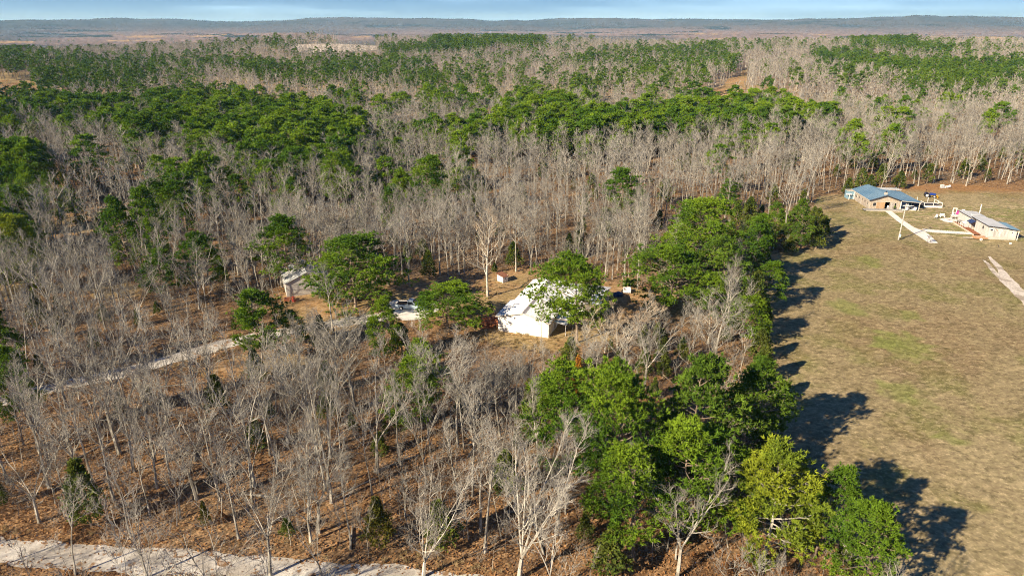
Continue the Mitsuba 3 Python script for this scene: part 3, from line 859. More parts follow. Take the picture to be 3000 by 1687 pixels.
# cedars that stand out
for u, b, t, g_, w, lab in [(268, 1540, 1334, 'red_cedar_0', 1.0, 'dark green cedar standing above the gravel road at the lower left'), (1112, 1600, 1450, 'olive_cedar', 1.1, 'olive green cedar above the right end of the gravel road'),
                            (1290, 1605, 1462, 'red_cedar_1', 1.2, 'dark cedar behind the white forked tree at the bottom'), (1780, 1690, 1548, 'red_cedar_2', 1.3, 'dark cedar at the foot of the bottom right pines'),
                            (1552, 1290, 1104, 'olive_cedar', 0.8, 'narrow olive cedar left of the large rounded pine'), (1690, 1175, 1036, 'rust_cedar', 0.7, 'narrow orange brown dying cedar in front of the white house'),
                            (845, 1570, 1515, 'red_cedar_3', 1.3, 'low green cedar bush by the white trunked tree above the road'), (614, 1400, 1380, 'red_cedar_0', 1.1, 'small cedar bush at the foot of the big forked tree'),
                            (606, 1540, 1465, 'olive_cedar', 0.8, 'thin young cedar above the middle of the gravel road'), (2062, 1420, 1300, 'olive_cedar', 0.8, 'yellowish cedar between the dark clump and the yellow green pine'),
                            (2205, 930, 775, 'red_cedar_1', 0.95, 'dark cedar on the field edge right of the spreading pine'), (2235, 985, 880, 'red_cedar_2', 1.0, 'small cedar at the shadowed field edge'),
                            (1258, 818, 730, 'red_cedar_3', 1.0, 'dark cedar at the back edge of the clearing, left of the white branched tree'), (1449, 800, 768, 'red_cedar_0', 1.3, 'small round cedar behind the little white coop'),
                            (120, 960, 860, 'red_cedar_1', 1.2, 'shaded cedar near the left edge above the driveway'), (2250, 720, 640, 'red_cedar_2', 1.1, 'cedar at the inner corner of the field edge'),
                            (2390, 730, 655, 'red_cedar_3', 1.3, 'bushy cedar at the tip of the wood by the field'), (2310, 745, 690, 'red_cedar_0', 1.5, 'low dark cedar below the ragged pine'),
                            (2222, 1060, 955, 'red_cedar_0', 1.2, 'upper one of a column of cedars along the shadowed field edge'), (2228, 1125, 1010, 'red_cedar_2', 1.2, 'second of a column of cedars along the shadowed field edge'),
                            (2232, 1195, 1075, 'red_cedar_1', 1.25, 'lowest of a column of cedars along the shadowed field edge'), (2270, 1400, 1275, 'red_cedar_3', 1.2, 'cedar behind the yellow green pine at the field edge'), (2350, 1500, 1390, 'red_cedar_0', 1.2, 'cedar right of the yellow green pine at the field edge'),
                            (2545, 560, 510, 'red_cedar_1', 1.2, 'cedar behind the left end of the barn roof'), (2632, 553, 500, 'red_cedar_2', 1.5, 'broad cedar behind the right end of the barn roof'), (2480, 572, 520, 'red_cedar_3', 1.2, 'dark cedar left of the barn')]:
    hero('cedar_tree', g_, (u, b), t, lab, u * 0.1, 0, w, 9)
# bare trees that stand out
for u, b, t, g_, w, ln, lab in [(1429, 870, 585, 'sycamore', 0.9, -2, 'large white branched tree standing alone in the clearing by the coop'), (745, 1423, 885, 'vase_bare_0', 0.8, 0, 'tallest bare tree left of centre, forking into several pale stems'),
                                (637, 1412, 1075, 'tall_bare_1', 0.85, -6, 'bare tree leaning left beside the tallest forked tree'), (221, 1682, 1390, 'tall_bare_2', 1.1, -9, 'dark bare tree leaning left over the gravel road'),
                                (431, 1692, 1352, 'vase_bare_1', 0.9, 0, 'bare tree on the near verge in the middle of the gravel road'), (793, 1686, 1338, 'vase_bare_2', 0.95, 0, 'white barked bare tree on the near verge of the road'),
                                (944, 1692, 1392, 'vase_bare_3', 0.85, 0, 'bare tree right of the white barked one on the near verge'), (1241, 1690, 1352, 'broad_vase', 0.9, 0, 'white tree forking low at the bottom, left of the slender trunk'),
                                (1421, 1618, 1212, 'tall_bare_3', 0.95, 0, 'slender bare tree with a clean trunk rising from the leaves at the bottom centre'), (1520, 1695, 1255, 'broad_vase', 0.95, 0, 'broad white many stemmed tree at the bottom centre'),
                                (1985, 1692, 1330, 'vase_bare_4', 1.1, 0, 'bare white tree in front of the bottom right pines'), (1027, 1588, 1305, 'tall_bare_4', 0.9, 0, 'thin bare tree above the right end of the road'),
                                (1091, 1448, 1150, 'tall_bare_5', 0.8, 0, 'thin straight bare tree left of the pale green pine'), (1171, 1360, 1040, 'tall_bare_6', 0.8, 0, 'bare tree with a forked top below the broad low pine'),
                                (1249, 1420, 1060, 'vase_bare_1', 0.7, 0, 'white bare tree in front of the pale green pine'), (2074, 1008, 832, 'broad_vase', 1.35, 0, 'wide bare tree at the field edge right of the clearing'),
                                (1807, 1055, 880, 'tan_vase', 1.4, 0, 'low wide tan twigged tree below the white trailer'), (1585, 1008, 868, 'tall_bare_0', 0.75, 0, 'slim bare tree in front of the gable of the white house'),
                                (1831, 810, 548, 'vase_bare_0', 0.85, 0, 'left one of two tall pale trees behind the trailer'), (1854, 806, 542, 'tall_bare_2', 0.95, 0, 'right one of two tall pale trees behind the trailer'),
                                (350, 1328, 885, 'vase_bare_2', 0.95, 0, 'dark trunked tree in front of the driveway, left of centre of its clump'), (400, 1292, 880, 'vase_bare_4', 0.95, 0, 'grey crowned tree in the clump in front of the driveway'),
                                (300, 1315, 900, 'vase_bare_3', 0.95, -4, 'grey tree leaning left in the clump in front of the driveway'), (205, 1322, 960, 'tall_bare_5', 1.0, 0, 'bare tree left of the clump in front of the driveway'),
                                (490, 1250, 878, 'vase_bare_1', 0.85, 0, 'grey tree right of the clump in front of the driveway'), (120, 1330, 1000, 'vase_bare_0', 0.9, 0, 'bare tree near the left edge in front of the driveway'),
                                (215, 925, 650, 'vase_bare_4', 0.95, 0, 'white limbed tree above the driveway near the left edge'), (305, 880, 640, 'vase_bare_0', 0.9, 0, 'white forked tree right of the two close pines at the left'),
                                (2165, 760, 640, 'tall_bare_6', 0.8, 0, 'small white bare tree in front of the narrow field edge pine'), (2090, 1110, 985, 'tall_bare_3', 0.8, 0, 'thin pale tree above the dark clump beside the field'),
                                (1198, 822, 590, 'tall_bare_1', 0.9, 0, 'pale bare tree at the back edge of the clearing left of the cedar'), (2690, 545, 400, 'vase_bare_2', 1.0, 0, 'big pale bare tree behind the tractor'),
                                (2830, 545, 392, 'vase_bare_0', 1.0, 0, 'big spreading bare tree behind the white tank at the far wood edge'), (2580, 558, 395, 'vase_bare_3', 0.9, 0, 'pale leaning bare tree directly behind the barn roof'),
                                (2950, 540, 395, 'vase_bare_4', 1.0, 0, 'pale bare tree at the far wood edge near the right of the picture')]:
    hero('bare_tree', g_, (u, b), t, lab, u * 0.7, ln, w, 24)

PINES = [(p, shapely.prepare(q) or q) for p, q in ((p, poly(q, 11)) for p, q in [
    (.66, [(-60, 258), (105, 275), (390, 315), (600, 255), (880, 310), (1000, 325), (1220, 350), (1230, 385), (1050, 405), (1036, 470), (885, 490), (720, 480), (745, 440), (385, 430), (315, 372), (175, 385), (-60, 400)]),
    (.8, [(1235, 375), (1455, 350), (1720, 343), (1815, 320), (1980, 308), (2100, 290), (2330, 291), (2435, 326), (2428, 355), (2250, 372), (2096, 372), (1860, 384), (1690, 405), (1510, 405), (1280, 400)]),
    (.6, [(1560, 292), (1760, 286), (1830, 315), (1700, 335), (1480, 345), (1460, 310)]),
    (.5, [(-60, 128), (140, 150), (350, 175), (605, 163), (815, 175), (1048, 180), (1258, 210), (1362, 233), (1456, 250), (1514, 268), (1400, 274), (1165, 235), (930, 227), (790, 233), (605, 192), (410, 233), (385, 245), (150, 280), (105, 220), (-60, 222)]),
    (.93, [(1090, 140), (1250, 128), (1400, 108), (1500, 100), (1590, 101), (1600, 125), (1540, 136), (1450, 130), (1400, 150), (1300, 150), (1150, 155)]),
    (.6, [(1000, 167), (1080, 170), (1300, 185), (1400, 200), (1560, 210), (1580, 230), (1500, 245), (1400, 240), (1300, 215), (1180, 215), (1000, 195)]),
    (.9, [(2420, 112), (2520, 113), (2700, 126), (2815, 145), (2800, 157), (2700, 148), (2500, 142)]),
    (.85, [(2380, 145), (2520, 150), (2700, 185), (2900, 180), (3060, 170), (3060, 255), (2900, 262), (2800, 250), (2680, 245), (2640, 215), (2500, 200), (2360, 165)]),
    (.6, [(1640, 175), (1760, 150), (1800, 165), (1900, 140), (2100, 130), (2170, 160), (2150, 190), (2000, 205), (1850, 190), (1700, 185)]),
    (.55, [(-40, 465), (160, 460), (170, 560), (130, 600), (-40, 600)]), (.5, [(460, 490), (640, 480), (660, 560), (480, 590)]),
    (.0, [(1750, 420), (2440, 375), (2460, 335), (3100, 300), (3100, 520), (2500, 545), (1750, 545)]),
    (.0, [(1350, 430), (1750, 420), (1750, 560), (1350, 560)]), (.30, [(1240, 190), (2080, 200), (2080, 285), (1500, 285), (1240, 300)])])]
for _, q in PINES:
    shapely.prepare(q)
SOLID = shapely.union_all([FIELD, CLEAR, ROAD.buffer(0.8), DRIVE.buffer(0.6), PAD, YARD.buffer(-3)] + STRIP + [FARM, FARM2])
shapely.prepare(SOLID)
THIN = shapely.union_all(GLADES)
shapely.prepare(THIN)
from shapely import affinity
SUNNY = shapely.union_all([affinity.translate(CLEAR.union(YARD), -0.78 * k, -0.62 * k) for k in (5, 11, 17, 23)])
BEFORE = shapely.union_all([affinity.translate(DRIVE.buffer(2.5), 0.5 * k, -3.0 * k) for k in range(4)]).union(DRIVE.buffer(3))
shapely.prepare(SUNNY)
shapely.prepare(BEFORE)
LOW = poly([(1150, 1000), (1800, 1010), (1750, 1180), (1300, 1240), (1120, 1200)])
SHORE = poly([(-100, 700), (700, 700), (760, 870), (500, 960), (-100, 1000)])
CLUMP = poly([(1650, 1200), (1900, 970), (2060, 900), (2240, 900), (2260, 1300), (2300, 1440), (2640, 1760), (1750, 1760), (1660, 1500)])
BANK = poly([(1880, 840), (1900, 700), (2100, 650), (2400, 640), (2440, 735), (2260, 770), (2240, 910), (2060, 900)])
rng = np.random.default_rng(77)


def scatter(y0, y1, step, left=24, right=12):
    ys = np.arange(y0, y1, step * 0.87)
    out = []
    for k, y in enumerate(ys):
        half = 0.75 * (0.933 * y + 17.3)
        xs = np.arange(-half - left, half + right, step) + (k % 2) * step / 2
        out.append(np.stack([xs, np.full(len(xs), y)], -1))
    p = np.vstack(out)
    return p + rng.uniform(-0.46, 0.46, p.shape) * step


def open_ground(p):
    return ~shapely.contains_xy(SOLID, p[:, 0], p[:, 1])


def pine_share(p):
    D = np.hypot(p[:, 0], p[:, 1])
    w = np.where(D < 160, 0.008, np.where(D < 330, 0.07, 0.10))
    patch = meshkit.fbm(np.stack([p[:, 0] / 45, p[:, 1] / 60, p[:, 0] * 0], -1), 2, 8)
    w = w * np.clip((patch - 0.3) * 5, 0.1, 2.2)
    for s, q in PINES:
        w = np.where(shapely.contains_xy(q, p[:, 0], p[:, 1]), s * np.where(s > 0.1, np.clip(0.35 + (patch - 0.25) * 3, 0.45, 1.12), 1) + (0.012 if s < 0.1 else 0), w)
    return w


tree = cKDTree(np.array(HEROES))
# trees nearer than these things stay low enough to leave them in view: (u0, u1, lowest row, how far)
VIEWS = [(905, 1135, 870, 103), (1120, 1255, 905, 112), (1210, 1405, 935, 98), (1400, 1440, 945, 104), (1440, 1625, 990, 100), (1590, 1800, 930, 96), (1860, 2070, 890, 102), (690, 840, 960, 92), (840, 905, 880, 116), (1640, 1740, 1150, 84)]


def lowered(x, y, h):
    u = 1500 + FOC * x / (0.933 * y + 17.3)
    for u0, u1, row, far in VIEWS:
        if u0 - 25 < u < u1 + 25 and y < far:
            h = min(h, height_at(row, x, y) * (0.82 + 0.3 * rng.random()))
    return h


stand = []           # (distance, kind, group, x, y, height, rot, wide)
for y0, y1, step in ((40, 150, 3.7), (150, 370, 4.9), (370, 1180, 7.4)):
    p = scatter(y0, y1, step)
    p = p[open_ground(p)]
    d, _ = tree.query(p)
    r = rng.random(len(p))
    share = pine_share(p)
    D = np.hypot(p[:, 0], p[:, 1])
    clump = shapely.contains_xy(CLUMP, p[:, 0], p[:, 1])
    bank = shapely.contains_xy(BANK, p[:, 0], p[:, 1])
    thin = shapely.contains_xy(THIN, p[:, 0], p[:, 1])
    sunny = shapely.contains_xy(SUNNY, p[:, 0], p[:, 1]) | shapely.contains_xy(BEFORE, p[:, 0], p[:, 1])
    low = shapely.contains_xy(LOW, p[:, 0], p[:, 1])
    sparse = shapely.contains_xy(SHORE, p[:, 0], p[:, 1])
    for i in range(len(p)):
        x, y = p[i]
        if d[i] < (2.3 if y < 150 else 1.5) or (thin[i] and rng.random() > 0.12) or (sparse[i] and rng.random() > 0.72) or (y < 50 and rng.random() > 0.2) or (y < 150 and rng.random() < 0.10) or (sunny[i] and rng.random() < 0.72):
            continue
        if y > 1000 and rng.random() < (y - 1000) / 260:
            continue
        q = rng.random()
        pine = r[i] < share[i]
        if (clump[i] or bank[i]) and rng.random() > 0.16:
            if rng.random() < (0.35 if clump[i] else 0.55):
                stand.append((D[i], 'cedar_tree', f'red_cedar_{rng.integers(4)}', x, y, rng.uniform(2.5, 5.0 if clump[i] else 8.0), rng.uniform(0, 6.28), rng.uniform(0.9, 1.4)))
            continue
        if y < 150 and not pine and q < 0.15:
            stand.append((D[i], 'cedar_tree', f'red_cedar_{rng.integers(4)}', x, y, rng.uniform(2.2, 6.3), rng.uniform(0, 6.28), rng.uniform(0.8, 1.25)))
            continue
        if 150 < y < 270 and not pine and q < 0.11:
            stand.append((D[i], 'cedar_tree', f'mid_cedar_{rng.integers(2)}', x, y, rng.uniform(3, 7.5), rng.uniform(0, 6.28), rng.uniform(0.9, 1.4)))
            continue
        if pine:
            g_ = G['pine' if D[i] < 185 else 'pine_mid' if D[i] < 400 else 'pine_far']
            h = rng.uniform(11, 16.5) if y < 150 else rng.uniform(10.5, 19.0)
            stand.append((D[i], 'pine_tree', g_[rng.integers(len(g_))], x, y, h, rng.uniform(0, 6.28), rng.uniform(0.9, 1.3)))
        else:
            if D[i] < 165:
                g_ = G['tall'] + G['vase'] if q < 0.75 else G['sapling']
                h = rng.uniform(11.0, 16.5) if q < 0.75 else rng.uniform(5, 8.5)
                if y < 60:
                    h *= 0.82
                if low[i]:
                    h = min(h, rng.uniform(4.5, 8.0))
            else:
                g_ = G['mid' if D[i] < 390 else 'far']
                h = rng.uniform(10.5, 18.0)
            if y < 116:
                h = lowered(x, y, h)
                if h < 3.5:
                    continue
            stand.append((D[i], 'bare_tree', g_[rng.integers(len(g_))], x, y, h, rng.uniform(0, 6.28), rng.uniform(0.9, 1.25)))

FIELD_EDGE, ROAD_NEAR, DRIVE_NEAR = FIELD.buffer(7), ROAD.buffer(6), DRIVE.buffer(6)
for q in (FIELD_EDGE, ROAD_NEAR, DRIVE_NEAR):
    shapely.prepare(q)


def beside(x, y):
    """Where a tree stands seen from the camera, by the landmark nearest to it."""
    best = None
    for a, b, text in LANDMARKS:
        d = math.hypot(x - a, y - b)
        if d < 18 and (best is None or d < best[0]):
            best = (d, a, b, text)
    if best is None:
        return None
    d, a, b, text = best
    u, w = 1000 * (x / (0.933 * y + 17.3) - a / (0.933 * b + 17.3)), y - b
    side = ('right of' if u > 0 else 'left of') if abs(u) * 0.07 > abs(w) else ('behind' if w > 0 else 'in front of')
    return f'{"close " if d < 6 else ""}{side} the {text}'


SHORT = {'yellow green pine with a pale trunk': 'yellow green pine bottom right',
         'bushy pine cut off': 'pine cut by the bottom edge',
         'large dark green pine with': 'rounded pine below the orange cedar',
         'tall dark pine in the middle': 'dark pine with forked limbs',
         'lighter green pine standing': 'lighter pine before the dark clump',
         'large round pine in front of the pale': 'large round pine by the shed',
         'narrow pine with a bare': 'narrow pine before the pickup',
         'broad low pine between': 'broad low pine left of the house',
         'tall pine growing right': 'pine against the white house',
         'spreading pine with': 'spreading pine right of the trailer',
         'tallest dark pine right': 'tallest dark pine near the field',
         'pale green pine half': 'pale green pine among bare trees',
         'yellow green pine at the left': 'yellow green pine at the left edge',
         'left of two close': 'two close tall pines',
         'dark bushy pine at': 'dark bushy pine beside the driveway',
         'pine with a bare lower': 'bare trunked pine at the left edge',
         'lone round pine': 'lone round pine behind the clearing',
         'leftmost pine of the row': 'leftmost round pine of the row',
         'rightmost pine of the row': 'rightmost round pine of the row',
         'highest pine of the row': 'highest round pine of the row',
         'wide pine standing alone': 'wide lone pine left of centre',
         'left one of two round': 'left round pine before the belt',
         'right one of two round': 'right round pine before the belt',
         'tallest of the pines grouped': 'pine group at the left edge',
         'single slanting': 'slanting pine behind the barn',
         'scrubby pine': 'scrubby pine on the field edge',
         'low pine behind': 'low pine behind the driveway',
         'pine left of the red': 'pine left of the red barrel',
         'dark green cedar standing': 'dark cedar at the lower left',
         'olive green cedar above': 'olive cedar above the road end',
         'dark cedar behind the white forked': 'dark cedar at the bottom centre',
         'narrow orange brown': 'orange brown cedar',
         'large white branched': 'white branched tree in the clearing',
         'tallest bare tree': 'tallest forked bare tree',
         'dark bare tree leaning': 'dark leaning tree at the road',
         'white barked bare': 'white barked tree at the road',
         'bare tree on the near verge in': 'bare tree on the near verge',
         'slender bare tree with': 'slender clean trunk at bottom centre',
         'broad white many': 'broad white many stemmed tree',
         'white tree forking low': 'low forking white tree',
         'thin straight bare': 'thin straight tree left of centre',
         'wide bare tree': 'wide bare tree at the field',
         'low wide tan': 'wide tan twigged tree',
         'left one of two tall': 'two tall pale trees behind the trailer',
         'dark trunked tree': 'dark trunked tree before the driveway',
         'white limbed tree': 'white limbed tree above the driveway',
         'white forked tree right': 'white forked tree at the left',
         'slim bare tree in front of the gable': 'slim tree before the house gable',
         'big pale bare tree': 'big bare tree behind the tractor',
         'big spreading': 'big bare tree behind the tank'}
LANDMARKS = [(a, b, next(v for k, v in SHORT.items() if text.startswith(k))) for a, b, text in NAMED if any(text.startswith(k) for k in SHORT)]
LANDMARKS += [(2.5, 108, 'white house'), (-39, 122, 'pale shed'), (-1.7, 128, 'white coop'), (-18.5, 113, 'parked pickup'), (22, 121, 'white cart'), (100, 192, 'board barn')]


def where_(x, y):
    pt = Point(x, y)
    if ROAD_NEAR.contains(pt):
        return 'beside the gravel road at the bottom'
    if DRIVE_NEAR.contains(pt):
        return 'beside the gravel driveway on the left'
    if FIELD_EDGE.contains(pt):
        return 'on the edge of the dry field, near part' if y < 110 else 'on the edge of the dry field, far part'
    if y < 75:
        return 'in the woods just above the gravel road, ' + ('left part' if x < -25 else 'middle part' if x < 0 else 'right part')
    if y < 105:
        return 'in front of the clearing, ' + ('far left' if x < -45 else 'left of the white house' if x < -5 else 'right of the white house')
    if y < 128:
        return 'level with the clearing, ' + ('far left' if x < -60 else 'left of the shed' if x < -20 else 'between clearing and field')
    u = x / (0.933 * y + 17.3) / 0.75
    col = 'at the far left' if u < -0.75 else 'at the left' if u < -0.45 else 'left of centre' if u < -0.15 else 'near the centre' if u < 0.12 else 'right of centre' if u < 0.42 else 'at the right' if u < 0.75 else 'at the far right'
    row = 'just behind the clearing' if y < 150 else 'two rows behind the clearing' if y < 175 else 'midway to the dense pine belt' if y < 205 else 'on the near edge of the dense pine belt' if y < 245 else 'inside the dense pine belt'
    return f'{row}, {col}'


WORD = {'bare_tree': ('bare grey tree', 'bare trees of the wood'), 'pine_tree': ('green pine', 'pines of the wood'), 'cedar_tree': ('dark young cedar', 'young cedars under the bare trees')}
LEFT = {k: 300 - sum(1 for n in USED if n.startswith(k) and '__' not in n) for k in WORD}
REST = {'bare_tree': 'bare_woodland', 'pine_tree': 'pine_woodland', 'cedar_tree': 'cedar_thicket'}
count = {k: 0 for k in WORD}
for D, kind, g_, x, y, h, rot, wide in sorted(stand):
    dep = 0.933 * y + 17.3
    seen = abs(x) < 0.75 * dep and y > 46
    if seen and LEFT[kind] > 0:
        LEFT[kind] -= 1
        noun, grp = WORD[kind]
        size = {'bare_tree': ('sapling like', 'medium', 'tall'), 'pine_tree': ('small', 'medium', 'tall'), 'cedar_tree': ('very low', 'low', 'taller')}[kind][int(h > (8.5, 13.0, 3.2)[list(WORD).index(kind)]) + int(h > (13.5, 15.0, 4.4)[list(WORD).index(kind)])]
        w = beside(x, y) or where_(x, y)
        if len(f'{size} {noun} {w}'.split()) > 16:
            w = where_(x, y)
        noun = noun.replace('dark young ', '')
        key = thing(kind, f'{size} {noun} {w}', 'tree', f'{size} {grp} {w}')
    else:
        count[kind] += 1
        key = f'{REST[kind]}__{count[kind]:03d}'
    put(key, g_, x, y, h, rot, 0, wide)
for kind, name in REST.items():
    if count[kind]:
        labels[name] = {'label': {'bare_tree': 'endless leafless grey woodland reaching to the plateau edge', 'pine_tree': 'belts of green pine woodland in the middle distance', 'cedar_tree': 'scattered cedar undergrowth'}[kind], 'category': 'woodland', 'kind': 'stuff'}

# lone pines over the far woods
p = scatter(1180, 3300, 62, 0, 0)
far_patch = meshkit.fbm(np.stack([p[:, 0] / 260, p[:, 1] / 420, p[:, 0] * 0], -1), 2, 18)
p = p[(far_patch > 0.52) & (rng.random(len(p)) < 0.55)]
for x, y in p:
    count['pine_tree'] += 1
    put(f'pine_woodland__{count["pine_tree"]:03d}', G['pine_far'][rng.integers(5)], x, y, rng.uniform(15, 24), rng.uniform(0, 6.28), 0, 1.2)

# thin saplings between the trees
p = scatter(47, 150, 2.7)
p = p[open_ground(p) & (rng.random(len(p)) < 0.46)]
k = 0
sun_ = shapely.contains_xy(SUNNY.union(BEFORE), p[:, 0], p[:, 1])
p = p[~sun_ | (rng.random(len(p)) < 0.25)]
for x, y in p:
    h = lowered(x, y, rng.uniform(3.5, 9.5))
    if h > 1.8:
        k += 1
        put(f'sapling_thicket__{k:03d}', THIN_SAP[rng.integers(4)], x, y, h, rng.uniform(0, 6.28), rng.normal(0, 5), rng.uniform(0.8, 1.3))
labels['sapling_thicket'] = {'label': 'tangle of thin bare saplings between the larger trees', 'category': 'saplings', 'kind': 'stuff'}
for i in range(26):
    x, y = rng.uniform(-52, 8), rng.uniform(50, 92)
    if not shapely.contains_xy(SOLID, x, y):
        a, L = rng.uniform(0, 3.14), rng.uniform(2.5, 7)
        d = np.array([math.cos(a), math.sin(a), 0]) * L / 2
        r = rng.uniform(0.08, 0.17)
        whole('fallen_log', 'fallen grey log on the leaves ' + where_(x, y), 'log', pipe([np.array([x, y, r]) - d, np.array([x, y, r * 1.3]) + [0, 0.1, 0], np.array([x, y, r]) + d], [r, r * 0.85, r * 0.45], 7), 'bark_grey', group='fallen logs ' + where_(x, y), smooth=40)

# what grows and lies under the trees
p = np.vstack([scatter(44, 190, 2.7), scatter(190, 235, 4.5)])
p = p[open_ground(p) & (rng.random(len(p)) < 0.75)]
sun_ = shapely.contains_xy(BEFORE, p[:, 0], p[:, 1])
p = p[~sun_ | (rng.random(len(p)) < 0.35)]
for i, (x, y) in enumerate(p):
    put(f'undergrowth__{i + 1:03d}', SHRUBS[rng.integers(3)], x, y, rng.uniform(0.9, 3.2), rng.uniform(0, 6.28), 0, rng.uniform(0.9, 1.5))
labels['undergrowth'] = {'label': 'brown leafless brush under the trees', 'category': 'brush', 'kind': 'stuff'}
for i, (u, v, h) in enumerate([(2160, 1672, 2.2), (2195, 1690, 1.8), (2120, 1690, 2.0), (2300, 1690, 1.8), (2470, 1690, 1.6), (2030, 1650, 1.6), (1940, 1560, 1.8), (1730, 1490, 2.2), (205, 1560, 1.4), (650, 1530, 1.6)]):
    x, y = at(u, v)
    put(thing('leafy_bush', ['brown leaved bush at the foot of the yellow green pine', 'brown leaved bush at the bottom edge below the yellow green pine', 'brown leaved bush left of the yellow green pine', 'brown leaved bush right of the yellow green pine trunk', 'brown leaved bush at the foot of the pine cut by the bottom edge',
                             'brown leaved bush beside the bare white tree at the bottom right', 'brown leaved bush among the bottom right pines', 'rusty bush left of the rounded pine', 'brown bush above the road at the lower left', 'brown bush above the middle of the road'][i], 'bush'), 'leafy_shrub', x, y, h, i * 1.0, 0, 1.1)
p = np.vstack([scatter(40, 135, 1.25), scatter(44, 125, 1.6)])
w = shapely.union_all([CLEAR.buffer(1.0), YARD.buffer(1), THIN, ROAD.buffer(2.0), DRIVE.buffer(2.5), FIELD.boundary.buffer(2.2)]).difference(shapely.union_all([ROAD, DRIVE, PAD]))
shapely.prepare(w)
p = p[shapely.contains_xy(w, p[:, 0], p[:, 1]) & (meshkit.fbm(np.column_stack([p / 5.0, p[:, 0] * 0]), 2, 4) > rng.uniform(0.35, 0.7, len(p)))]
for i, (x, y) in enumerate(p):
    put(f'weeds__{i + 1:03d}', TUSS, x, y, rng.uniform(0.25, 0.7), rng.uniform(0, 6.28), 0, rng.uniform(0.9, 1.6))
labels['weeds'] = {'label': 'tufts of dry straw coloured weeds around the clearing and verges', 'category': 'grass', 'kind': 'stuff'}
n = 70000
q = np.stack([rng.uniform(-70, 42, n), 42 + 48 * rng.random(n) ** 1.5], -1)
q = q[~shapely.contains_xy(FIELD, q[:, 0], q[:, 1]) & (np.abs(q[:, 0]) < 0.75 * (0.933 * q[:, 1] + 17.3) + 6)]
on_road = shapely.contains_xy(ROAD.buffer(-0.5), q[:, 0], q[:, 1])
q = q[~on_road | (rng.random(len(q)) < 0.16)]
n = len(q)
c = np.column_stack([q, 0.075 + 0.05 * rng.random(n)])
a, s, tl = rng.uniform(0, 6.28, n), rng.uniform(0.06, 0.15, n), rng.normal(0, 0.45, (n, 2))
ex = np.stack([np.cos(a), np.sin(a), tl[:, 0]], -1) * s[:, None]
ey = np.stack([-np.sin(a), np.cos(a), tl[:, 1]], -1) * s[:, None] * 0.6
v = np.stack([c - ex, c + ey - [0, 0, 0.02], c + ex, c - ey + [0, 0, 0.03]], 1).reshape(-1, 3)
f = (np.array([[0, 2, 1], [0, 3, 2]])[None] + (np.arange(n) * 4)[:, None, None]).reshape(-1, 3)
scene['leaf_litter'] = mikit.ply(trimesh.Trimesh(v, f, process=False), 'litter_leaf')
labels['leaf_litter'] = {'label': 'fallen orange brown leaves on the wood floor and road', 'category': 'leaves', 'kind': 'stuff'}


# ------------------------------------------------------------------ buildings
def wall_face(pts, holes, th):
    """A wall standing in the xz plane (outer face at y = 0, th thick behind it) with openings."""
    pg = Polygon(pts, [[(a, c), (b, c), (b, d), (a, d)] for a, b, c, d in holes])
    m = trimesh.creation.extrude_polygon(pg, th, engine='earcut')
    v = m.vertices.copy()
    m.vertices = np.column_stack([v[:, 0], th - v[:, 2], v[:, 1]])
    m.fix_normals()
    return m


def window(holder, x0, x1, y, z0, z1, tw, axis='x', out=-1, trim='trim_pale', round_=False):
    """A framed window proud of a wall: bars and a pane, on a wall along x (at y) or along y (at x = y)."""
    t = 0.09
    sw = (lambda a, b, c, d, e, f: box(a, b, c, d, e, f)) if axis == 'x' else (lambda a, b, c, d, e, f: box(c, d, a, b, e, f))
    o = out
    bars = [sw(x0, x1, y, y + o * 0.06, z1 - t, z1), sw(x0, x1, y, y + o * 0.07, z0, z0 + t), sw(x0, x0 + t, y, y + o * 0.055, z0 + t, z1 - t), sw(x1 - t, x1, y, y + o * 0.055, z0 + t, z1 - t)]
    k = part(holder, 'window', cat(bars), trim, tw)
    part(k, 'pane', sw(x0 + t, x1 - t, y + o * 0.005, y + o * 0.02, z0 + t, z1 - t), 'glass', tw)
    return k


# the white house
HF = frame(-2.35, 104.53, -0.34)
W_, L1, L2 = 8.84, 7.2, 17.6
h_ = thing('white_house', 'white metal roofed house in the clearing, its gable end facing the camera', 'house')
gab = lambda hw, hr, w=W_: [(0, 0), (w, 0), (w, hw), (w / 2, hr), (0, hw)]
m1 = wall_face(gab(2.75, 3.85), [], 0.15)
part(h_, 'wall', m1, 'white_siding', HF, label='white front gable wall with dappled tree shade')
part(h_, 'wall', cat([box(0.0, 0.15, 0.15, L1, 0, 2.7), box(W_ - 0.15, W_, 0.15, L1, 0, 2.7)]), 'white_siding', HF)
m2 = wall_face(gab(3.0, 4.15, W_ - 1.0), [], 0.15)
m2.apply_translation([0.8, L1, 0])
m3 = m2.copy()
m3.apply_translation([0, L2 - L1 - 0.3, 0])
part(h_, 'wall', cat([m2, m3, box(0.8, 0.95, L1 + 0.15, L2 - 0.3, 0, 2.95), box(W_ - 0.35, W_ - 0.2, L1 + 0.15, L2 - 0.3, 0, 2.95)]), 'white_siding', HF)
o, e1 = 0.3, 0.075
RA = [(-o, -o, 2.75 - o * 0.25 + e1), (-o, L1, 2.75 - o * 0.25 + e1), (W_ / 2, L1, 3.85 + e1), (W_ / 2, -o, 3.85 + e1)]
RB = [(W_ + o, -o, 2.75 - o * 0.25 + e1), (W_ + o, L1, 2.75 - o * 0.25 + e1), (W_ / 2, L1, 3.85 + e1), (W_ / 2, -o, 3.85 + e1)]
RC = [(0.45, L1 - 0.25, 2.95), (0.45, L2 + o, 2.95), (W_ / 2, L2 + o, 4.22), (W_ / 2, L1 - 0.25, 4.22)]
RD = [(W_ + 0.15, L1 - 0.25, 2.95), (W_ + 0.15, L2 + o, 2.95), (W_ / 2, L2 + o, 4.22), (W_ / 2, L1 - 0.25, 4.22)]
